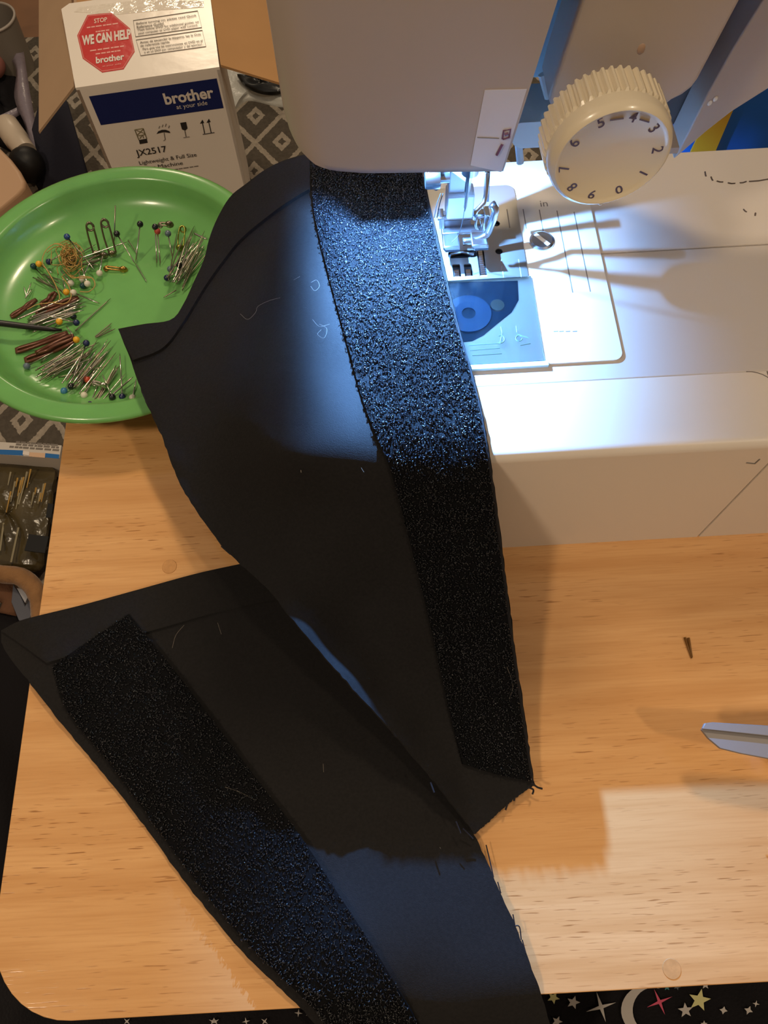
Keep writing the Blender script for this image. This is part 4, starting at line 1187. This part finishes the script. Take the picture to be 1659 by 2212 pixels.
def bars(a, b, m, parent, p_of, e1, e2, h, n=7, seed=0):
    gg = np.random.default_rng(seed); p, q = p_of(*a), p_of(*b); L_ = np.dot(q - p, e1)
    ws = gg.uniform(.6, 1.6, n); ws = ws / ws.sum() * L_; mb = MB(); x = 0.0
    nn_ = np.cross(e1, e2)
    for w_ in ws:
        c_ = p + e1 * x + nn_ * .0003; mb.add([c_, c_ + e1 * w_ * .82, c_ + e1 * w_ * .82 + e2 * h, c_ + e2 * h], [(0, 1, 2, 3)]); x += w_
    return obj('fine_print', mb, m, parent, fixn=False)


bars((330, 374), (431, 360), GREYINK, carton, fr, ex, ez, .0016, 9, 1)
# handling icons


def icon(pts, m=INK, closed=True, name='handling_icon'):
    slab([fr(*q, .0004) for q in pts], FN * 0.0001, m, name)


def iline(a, b, wpx=1.6, m=INK):
    p, q = fr(*a, .0004), fr(*b, .0004); obj('handling_icon', MB().tube([p, q], 0.00045 * wpx, 4), m, carton)


OLV = mat('olive_print', lin(110, 100, 62), .6)
icon([(300, 302), (317, 299), (319, 308), (302, 311)])
for a, b in (((291, 280), (309, 277)), ((309, 277), (317, 299)), ((291, 280), (300, 302)), ((294, 281), (312, 288)), ((310, 278), (297, 291)), ((298, 293), (314, 290)), ((302, 299), (306, 293)), ((310, 298), (308, 291))): iline(a, b, 1.3, OLV)
icon([(338, 289), (342, 283), (350, 280), (358, 280), (366, 283), (368, 287), (361, 286), (354, 285), (345, 287)])
for a, b in (((354, 285), (357, 301)), ((357, 301), (353, 304)), ((343, 277), (345, 272)), ((350, 274), (352, 269)), ((357, 273), (359, 267)), ((364, 276), (366, 271))): iline(a, b, 1.2, GREYINK)
icon([(389, 265), (402, 263), (405, 277), (400, 282), (393, 279)])
for a, b in (((399, 281), (402, 295)), ((396, 297), (409, 295))): iline(a, b, 1.4, GREYINK)
for x in (437, 451):
    icon([(x - 5, 267 - (x - 437) * .14), (x, 258 - (x - 437) * .14), (x + 4, 265 - (x - 437) * .14)]); iline((x, 264), (x + 5, 288 - (x - 437) * .14), 1.4)
iline((438, 290), (463, 286), 1.4)
# sticker on the flap
oc = [tr(*q) for q in ((189, 33), (241, 28), (281, 62), (291, 112), (267, 150), (221, 157), (179, 127), (167, 77))]
stick = slab(oc, ez * 0.0001, REDP, 'stop_sticker')
RB = mat('sticker_border', lin(236, 170, 160), .3)
obj('sticker_border', MB().tube([o_ * 0.96 + sum(oc) / 8 * 0.04 + ez * .0002 for o_ in oc], 0.00045, 4, closed=True), RB, stick)
PINK = mat('sticker_pale_print', lin(238, 206, 190), .35)
ftext('STOP', (204, 52), (232, 47), PINK, bold=.02, parent=stick, face='t', height=0.010)
bars((188, 62), (258, 54), RB, stick, tr, ex, ey, .0026, 6, 2)
bars((207, 71), (238, 67), RB, stick, tr, ex, ey, .0026, 4, 3)
ftext('WE CAN HELP', (178, 100), (284, 87), PAPERW, bold=.045, parent=stick, face='t', height=0.021)
bars((195, 112), (270, 102), RB, stick, tr, ex, ey, .0026, 6, 4)
bars((207, 119), (262, 112), RB, stick, tr, ex, ey, .0026, 6, 5)
ftext('brother', (208, 139), (269, 129), PAPERW, bold=.03, parent=stick, face='t', height=.0135)
ftext('at your side', (222, 147), (262, 141), RB, parent=stick, face='t', height=.004)
# notice frames
for q in (((288, 45), (427, 24), (436, 60), (293, 80)), ((294, 87), (437, 66), (445, 101), (304, 121))):
    obj('notice_frame', MB().tube([tr(*a, .0004) for a in q], 0.0005, 4, closed=True), GREYINK, carton)
for txt, a, b in (('Before turning on, please read Quick', (295, 56), (425, 37)), ('Reference Guide!', (296, 63), (354, 54)), ('Then follow DVD for additional guides, on', (297, 70), (430, 50)), ('your computer or DVD player with content.', (299, 77), (428, 57)),
                  ('Antes de encender la maquina, lea la Guia', (303, 97), (434, 77)), ('de referencia rapida.', (304, 104), (368, 94)), ('Para guia vea las instrucciones en DVD en el', (309, 111), (438, 91)), ('o en un DVD por computador o del televisor.', (312, 118), (438, 98))):
    ftext(txt, a, b, GREYINK, face='t', height=.0058, bold=.01)

# ---------------------------------------------------------------- clutter on the floor (left)
def blob_cloth(name, pts, zc, m, label, cat, amp=0.01, n=26, seed=0, thick=0.006):
    """crumpled cloth: boundary given in px at height zc (list), domed and wrinkled"""
    q = np.array(pts, float); c = q.mean(0); B = catmull(np.vstack([q, q[:1]]), n * 2 + 1)[:-1]
    gg = np.random.default_rng(seed); rings = 9
    V = []; Fc = []
    ph = gg.random(6) * 6.28
    for i in range(rings + 1):
        f = i / rings
        for j, b in enumerate(B):
            p = c + (b - c) * f
            h = amp * (1 - f ** 2.5) + amp * .35 * math.sin(9 * f + 3 * math.sin(j * 6.283 / len(B) * 2 + ph[0]) + ph[1]) * (1 - f * .6)
            V.append(W(p[0], p[1], zc) + np.array([0, 0, h]))
    k = len(B)
    for i in range(rings):
        for j in range(k):
            j2 = (j + 1) % k; Fc.append((i * k + j, i * k + j2, (i + 1) * k + j2, (i + 1) * k + j))
    base = len(V)
    for b in B: V.append(W(b[0], b[1], zc) - np.array([0, 0, thick]))
    for j in range(k):
        j2 = (j + 1) % k; Fc.append((rings * k + j, rings * k + j2, base + j2, base + j))
    Fc.append(tuple(base + j for j in range(k)))
    mb = MB().add(V, Fc); cen = W(c[0], c[1], zc)
    o = obj(name, mb, m, None, smooth=True, auto=70, loc=tuple(cen)); return tag(o, label, cat)


BLKCLOTH = mat('black_cloth', lin(26, 24, 26), .9, spec=.15, bump=(300, .4, .002))
blob_cloth('dark_cloth', [(-60, 130), (10, 112), (46, 190), (72, 300), (64, 345), (0, 312), (-60, 285)], FLZ + .006, BLKCLOTH, 'crumpled dark cloth on the floor left of the carton', 'cloth', .02, seed=2)
blob_cloth('dark_garment', [(-260, 1320), (-60, 1320), (60, 1330), (90, 1500), (60, 1800), (20, 2150), (-200, 2250), (-320, 1800)], FLZ + .03, BLKCLOTH, 'black garment lying below the left edge of the table', 'garment', .03, seed=4)
# dark wedge next to the carton: a folded navy pouch standing up
NV = mat('dark_navy_cloth', lin(46, 46, 56), .9, spec=.15, bump=(200, .3, .002))
pz = FLZ
a_, b_, c_ = W(90, 430, pz), W(208, 430, pz), W(136, 222, pz + .10)
c2 = c_ + np.array([0.0, 0.01, 0])
mb = MB(); bk = np.array([-0.050, 0.10, 0])
mb.add([a_, b_, c_ + np.array([-.01, 0, 0]), c_ + np.array([.01, 0, 0]), a_ + bk, b_ + bk, c_ + bk * .6 + np.array([-.01, 0, 0]), c_ + bk * .6 + np.array([.01, 0, 0])],
       [(0, 1, 3, 2), (4, 6, 7, 5), (0, 2, 6, 4), (1, 5, 7, 3), (2, 3, 7, 6), (0, 4, 5, 1)])
pc = obj('folded_pouch', mb, NV, None, bevel=.006, loc=tuple((a_ + b_) / 2)); tag(pc, 'dark navy folded pouch standing between the carton flap and the dish', 'pouch')
blob_cloth('white_wrapper', [(478, 150), (540, 140), (640, 150), (660, 215), (610, 228), (540, 214), (515, 226), (500, 238), (488, 200)], FLZ + .004, mat('milky_film', lin(196, 196, 190), .3, spec=.5, bump=(60, .5, .005)), 'milky white plastic wrapper on the rug under the right carton flap', 'wrapper', .012, seed=9)
blob_cloth('black_pad', [(512, 160), (560, 164), (610, 172), (612, 192), (580, 199), (548, 192), (525, 178)], FLZ + .026, mat('black_gloss', lin(20, 20, 20), .3), 'black oval pad lying on the milky wrapper', 'pad', .006, seed=10)
# plastic strap
STRAP = mat('grey_violet_plastic', lin(132, 122, 132), .3, spec=.5, bump=(60, .4, .004))
sp = [W(*q, FLZ + h) for q, h in (((34, 90), .030), ((40, 130), .045), ((50, 200), .05), ((62, 265), .04), ((74, 322), .028), ((78, 345), .02))]
sp = catmull(sp, 24); wv = np.array([0.012, 0.004, 0.002])
G_ = np.stack([np.stack([p - wv * (1 + .4 * math.sin(i * .6)), p + np.array([0, 0, .008]), p + wv]) for i, p in enumerate(sp)])
sto = obj('plastic_strap', MB().grid(G_, .002), STRAP, None, smooth=True, loc=tuple(sp[-1])); tag(sto, 'greyish violet plastic strap lying left of the carton flap', 'strap')
sp2 = [W(*q, FLZ + .03) for q in ((-20, 272), (15, 258), (52, 240))]
G_ = np.stack([np.stack([p - np.array([0, .012, 0]) * s2, p + np.array([0, .004, .01]), p + np.array([0, .012, 0]) * s2]) for p, s2 in zip(catmull(sp2, 8), np.linspace(1.3, .3, 8))])
st2 = obj('plastic_wrapper', MB().grid(G_, .001), STRAP, None, smooth=True, loc=tuple(sp2[1])); tag(st2, 'crumpled grey plastic wrapper at the left frame edge', 'wrapper')
# white bottle with black round cap
bA, bB = W(22, 282, FLZ + .05), W(56, 330, FLZ + .045); ax_ = bB - bA; Lb = np.linalg.norm(ax_)
bt = thing('small_bottle', 'small white bottle with round black cap lying left of the strap', 'bottle', tuple((bA + bB) / 2))
obj('body', MB().lathe([(.0001, -.02), (.018, -.02), (.021, -.015), (.021, Lb * .45), (.019, Lb * .5), (.019, Lb), (.0001, Lb)], 28, bA, ax_), mat('bottle_white', lin(200, 184, 164), .35), bt, smooth=True, auto=40)
obj('cap', MB().ball(W(58, 356, FLZ + .046), .030, 20, 12), mat('cap_black', lin(14, 13, 14), .5), bt, smooth=True)
# beige rounded board
bd_ = [W(*q, FLZ + .11) for q in ((-120, 250), (-40, 288), (0, 318), (22, 340), (42, 366), (53, 388), (52, 402), (42, 415), (0, 450), (-60, 500), (-160, 540))]
bo = obj('beige_board', MB().prism(bd_, (0, 0, -.11)), mat('beige_laminate', lin(196, 160, 128), .45), None, bevel=.006, loc=tuple(bd_[7] - np.array([0, 0, .11]))); tag(bo, 'beige board with a rounded corner left of the green dish', 'board')
# grey cup top-left
gc = W(-22, 40, FLZ + .10)
gcup = thing('grey_cup', 'grey round cup with a pale rim at the top left corner', 'cup', (gc[0], gc[1], FLZ))
GREYM = mat('grey_plastic', lin(124, 116, 106), .5)
obj('cup_wall', MB().lathe([(.0001, .0), (.040, 0), (.046, .1), (.043, .1), (.037, .004), (.0001, .004)], 36, (gc[0], gc[1], FLZ)), GREYM, gcup, smooth=True, auto=50)
obj('rim', MB().lathe([(.043, .099), (.047, .0985), (.0475, .102), (.044, .103)], 36, (gc[0], gc[1], FLZ), close=True), mat('rim_pale', lin(160, 150, 140), .4), gcup, smooth=True)
# pinkish item
pk = W(-6, 165, FLZ + .02); o_ = obj('pink_ball', MB().ball((pk[0], pk[1], FLZ + .045), .025, 18, 12, (1, 1.3, 1)), mat('dusty_pink', lin(150, 96, 86), .7), None, smooth=True, loc=(pk[0], pk[1], FLZ)); tag(o_, 'dusty pink soft ball at the left frame edge above the wrapper', 'ball')

# ---------------------------------------------------------------- things left of the table, below the dish
lz = FLZ + .06
# paper packet with blue stripe
pk = [W(*q, lz) for q in ((-90, 950), (133, 962), (128, 990), (-90, 976))]
pkt = thing('paper_packet', 'white printed paper packet with a blue stripe, left of the table edge', 'packet', tuple(pk[1]))
PKW = mat('packet_white', lin(204, 196, 186), .5)
obj('sheet', MB().prism(pk, (0, 0, -.06)), PKW, pkt)
BLU = mat('packet_blue', lin(36, 104, 170), .45); PCH = mat('packet_peach', lin(214, 178, 146), .5)
for q, m in ((((98, 979), (128, 982), (127, 991), (97, 988)), BLU), (((-90, 968), (50, 973), (50, 984), (-90, 977)), BLU), (((64, 977), (98, 979), (97, 989), (63, 986)), PCH)):
    obj('printed_stripe', MB().prism([W(*a, lz + .0004) for a in q], (0, 0, .0002)), m, pkt)
p = W(53, 983, lz)
ic = obj('white_tile', MB().prism([W(*a, lz + .0008) for a in ((50, 974), (64, 976), (63, 984), (49, 982))], (0, 0, .0002)), PAPERW, pkt)
for i, (a, b) in enumerate((((34, 955), (128, 962)), ((34, 960), (128, 967)), ((20, 965), (130, 973)))):
    p, q = W(a[0], a[1] + 2, lz), W(b[0], b[1] + 2, lz)
    e1 = (q - p) / np.linalg.norm(q - p); e2 = np.array([-e1[1], e1[0], 0])
    bars((a[0], a[1] + 2), (b[0], b[1] + 2), GREYINK, pkt, lambda u_, v_: W(u_, v_, lz), e1, e2, .003, 8, 20 + i)
# clear pouch with gold streaked contents
POUCH = mat('olive_clear_film', lin(86, 74, 46), .22, spec=.6, bump=(40, .6, .006), vary=(18, .6))
blob_cloth('clear_pouch', [(-140, 1000), (-20, 998), (110, 1006), (112, 1060), (104, 1130), (92, 1190), (84, 1228), (0, 1232), (-140, 1220)], FLZ + .03, POUCH, 'olive tinted clear plastic pouch left of the table edge', 'pouch', .012, seed=6)
GOLD = mat('gold_streak', lin(188, 148, 76), .35, metal=.4); PALE = mat('pale_streak', lin(150, 140, 112), .4)
zz = FLZ + .046
pou = [o for o in bpy.data.objects if o.name == 'clear_pouch'][0]
for i in range(16):
    x = 20 + 5.2 * i + g_.normal(0, 3); y = 1000 + g_.uniform(0, 70); ln = g_.uniform(14, 46)
    o = obj('streak', MB().tube([W(x, y, zz), W(x - ln * .22, y + ln, zz - .001)], [.0014, .0007], 5), GOLD if i % 2 else PALE, pou)
for q in (((8, 1130), (0, 1190)), ((40, 1140), (24, 1215)), ((60, 1020), (40, 1090))):
    obj('fold_ridge', MB().tube([W(*q[0], zz - .002), W(*q[1], zz - .002)], .0014, 5), PALE, pou)
for q in (((105, 1088), (116, 1090), (112, 1120), (100, 1118)), ((64, 1155), (106, 1160), (98, 1196), (54, 1190))):
    o = obj('dark_card', MB().prism([W(*a, zz + .006) for a in q], (0, 0, .002)), DARK, None, loc=tuple(W(*q[0], zz)))
    tag(o, 'small dark square card on the pouch, ' + ('nearer the packet' if q[0][1] < 1100 else 'nearer the tan roll'), 'card')
# tan fabric roll
TAN = mat('tan_fleece', lin(150, 108, 66), .9, sheen=.3, bump=(120, .6, .004), vary=(40, .75))
tp = [W(*q, FLZ + .06) for q in ((-80, 1225), (0, 1240), (45, 1246), (76, 1275), (84, 1320), (84, 1360))]
tr_ = obj('tan_roll', MB().tube(catmull(tp, 22), [.013] * 6 + [.012] * 10 + [.010] * 6, 12), TAN, None, smooth=True, loc=tuple(tp[2] - np.array([0, 0, .018]))); tag(tr_, 'tan fleece roll left of the table edge above the black cloth', 'cloth roll')
tp = [W(*q, FLZ + .03) for q in ((-60, 1270), (10, 1280), (30, 1300), (20, 1330))]
tr2 = obj('brown_cord', MB().tube(catmull(tp, 14), .014, 12), mat('brown_fleece', lin(104, 70, 48), .9, bump=(120, .6, .004)), None, smooth=True, loc=tuple(tp[1] - np.array([0, 0, .014]))); tag(tr2, 'thick brown cord below the tan roll', 'cord')
fo = [W(*q, FLZ + .05) for q in ((36, 1270), (66, 1278), (54, 1302))]
tag(obj('highlight_wedge', MB().prism(fo, (0.002, 0.001, -.012)), mat('highlight_white', lin(186, 184, 186), .3, metal=.4), None, loc=tuple(fo[0])), 'painted pale triangular scrap beside the tan roll', 'highlight')  # white V highlight by the tan roll, built as a pale wedge
gs = [W(*q, FLZ + .045) for q in ((28, 1262), (44, 1285), (54, 1308), (68, 1284), (78, 1300), (60, 1345), (40, 1340), (24, 1300))]
tag(obj('grey_ribbon', MB().prism(gs, (0, 0, -.006)), mat('grey_satin', lin(92, 94, 104), .4), None, bevel=.001, loc=tuple(gs[0])), 'grey satin ribbon around the painted scrap', 'ribbon')

# ---------------------------------------------------------------- blue bag behind the machine
bgx = [WY(*q, 0.372) for q in ((1440, 352), (1700, 300))]
bag = thing('blue_bag', 'glossy blue bag with a yellow stripe behind the machine arm', 'bag', (0.24, 0.385, -0.0))
nu_, nv_ = 24, 14; G_ = np.zeros((nv_, nu_, 3))
for i in range(nv_):
    for j in range(nu_):
        u = j / (nu_ - 1); v = i / (nv_ - 1)
        G_[i, j] = (0.150 + 0.20 * u, 0.345 + 0.030 * v + 0.004 * math.sin(u * 17 + v * 3) * v + 0.002 * math.sin(u * 31), 0.0005 + 0.135 * v)
Gb = G_.copy(); Gb[..., 1] += 0.0
front = obj('bag_front', MB().grid(G_, .0012), BLUEBAG, bag, smooth=True)
ya = [WY(*q, 0.3545) for q in ((1488, 318), (1486, 328), (1490, 341), (1500, 349), (1514, 350), (1528, 343), (1535, 330), (1556, 280), (1590, 200), (1560, 190))]
ys = [np.array([p[0], 0.345 + 0.030 * p[2] / .135 - .0045, p[2]]) for p in [hit(*q, (0, .345, 0), np.array([0, -1, .222])) for q in ((1488, 316), (1486, 328), (1490, 341), (1500, 349), (1514, 350), (1528, 343), (1535, 330), (1556, 280), (1590, 200), (1550, 190))]]
obj('yellow_stripe', MB().prism(ys, (0, 0.001, 0)), YELLOWP, bag)

# ---------------------------------------------------------------- star blanket at the front
BLK = mat('black_blanket', lin(26, 24, 26), .9, spec=.1, sheen=.1, bump=(700, .5, .0015), vary=(50, .7))
nb1, nb2 = 40, 20; G_ = np.zeros((nb2, nb1, 3))


def blz(x, y): return -0.085 - 0.010 * math.sin(x * 21 + 1) - 0.25 * max(0, -0.06 - y) * 0.3 + 0.006 * math.sin(y * 60 + x * 9)


for i in range(nb2):
    for j in range(nb1):
        x = -0.30 + 0.62 * j / (nb1 - 1); y = -0.004 - 0.30 * i / (nb2 - 1); G_[i, j] = (x, y, blz(x, y))
bl = thing('star_blanket', 'black blanket printed with stars and a moon in front of the table', 'blanket', (0.0, -0.1, -0.10))
obj('blanket_cloth', MB().grid(G_, .004), BLK, bl, smooth=True)
STW = mat('star_white', lin(186, 178, 170), .8); STY = mat('star_yellow', lin(206, 200, 140), .8); STP = mat('star_pink', lin(206, 84, 110), .8); STT = mat('star_teal', lin(70, 130, 132), .8)


def blpt(px, py):
    z = -0.09
    for _ in range(6): p = W(px, py, z); z = blz(p[0], p[1]) + .0008
    return W(px, py, z)


def star(px, py, rpx, m, n=5, inner=.42, rot=0.0, sx=1.0, sy=1.0, name='printed_star'):
    pts = []
    for i in range(2 * n):
        a = rot + math.pi * i / n; r = rpx * (1 if i % 2 == 0 else inner)
        pts.append(blpt(px + r * sx * math.sin(a), py - r * sy * math.cos(a)))
    c_ = blpt(px, py); k = len(pts); up_ = np.array([0, 0, .0006])
    mb = MB(); mb.add([c_ + up_] + [p + up_ for p in pts], [(0, 1 + i, 1 + (i + 1) % k) for i in range(k)])
    obj(name, mb, m, bl, fixn=False)


for a in ((1238, 2165, 15, STW, 5, .45, .3), (1510, 2160, 25, STY, 5, .42, .2), (1480, 2182, 17, STW, 5, .42, -.1), (1562, 2182, 9, STW, 4, .5, .2), (1616, 2182, 10, STW, 4, .45, .4), (1523, 2127, 10, STW, 5, .45, 0), (1440, 2132, 8, STT, 5, .45, 0), (1462, 2131, 8, mat('star_grey', lin(90, 96, 100), .8), 5, .45, .4), (1195, 2155, 14, STY, 5, .45, .5), (1203, 2206, 12, STW, 5, .45, .4), (1520, 2212, 8, STW, 5, .45, 0)):
    star(*a)
star(1298, 2175, 34, STW, 4, .16, -.30); star(1424, 2164, 30, STP, 4, .15, -.4)
star(1632, 2168, 8, STW, 4, .3, .2)
for x in (275, 460, 532, 572, 645, 668, 466): star(x, 2206 - (x > 600) * 18, 9, STW, 4, .25, x * .1)
gs2 = np.random.default_rng(21)
for i in range(70):
    x, y = gs2.uniform(-0.29, 0.31), gs2.uniform(-0.29, -0.085); r_ = gs2.uniform(.0015, .005); n4 = gs2.random() < .4; a0 = gs2.random() * 3
    pts = []
    for q in range(8 if n4 else 10):
        a = a0 + math.pi * q / (4 if n4 else 5); rr_ = r_ * (1 if q % 2 == 0 else (.2 if n4 else .43)); xx, yy = x + rr_ * math.cos(a), y + rr_ * math.sin(a); pts.append((xx, yy, blz(xx, yy) + .0014))
    kk = len(pts); obj('printed_star', MB().add([(x, y, blz(x, y) + .0014)] + pts, [(0, 1 + q, 1 + (q + 1) % kk) for q in range(kk)]), (STW, STW, STY, STW, STP)[i % 5], bl, fixn=False)
mo = []
for t in np.linspace(-2.55, -0.1, 16)[::-1]: mo.append(blpt(1392 + 52 * math.cos(math.pi / 2 + 1.75 + (t + 1.3)), 2178 + 52 * math.sin(math.pi / 2 + 1.75 + (t + 1.3))))
mo = []
for t in np.linspace(70, 290, 20): mo.append(blpt(1395 + 54 * math.cos(math.radians(t)), 2182 + 54 * math.sin(math.radians(t))))
mi = []
for t in np.linspace(290, 70, 20): mi.append(blpt(1410 + 44 * math.cos(math.radians(t)), 2182 + 49 * math.sin(math.radians(t))))
V = [p + np.array([0, 0, .0006]) for p in mo + mi]
obj('printed_moon', MB().add(V, [(i, i + 1, 38 - i, 39 - i) for i in range(19)]), STW, bl, fixn=False)
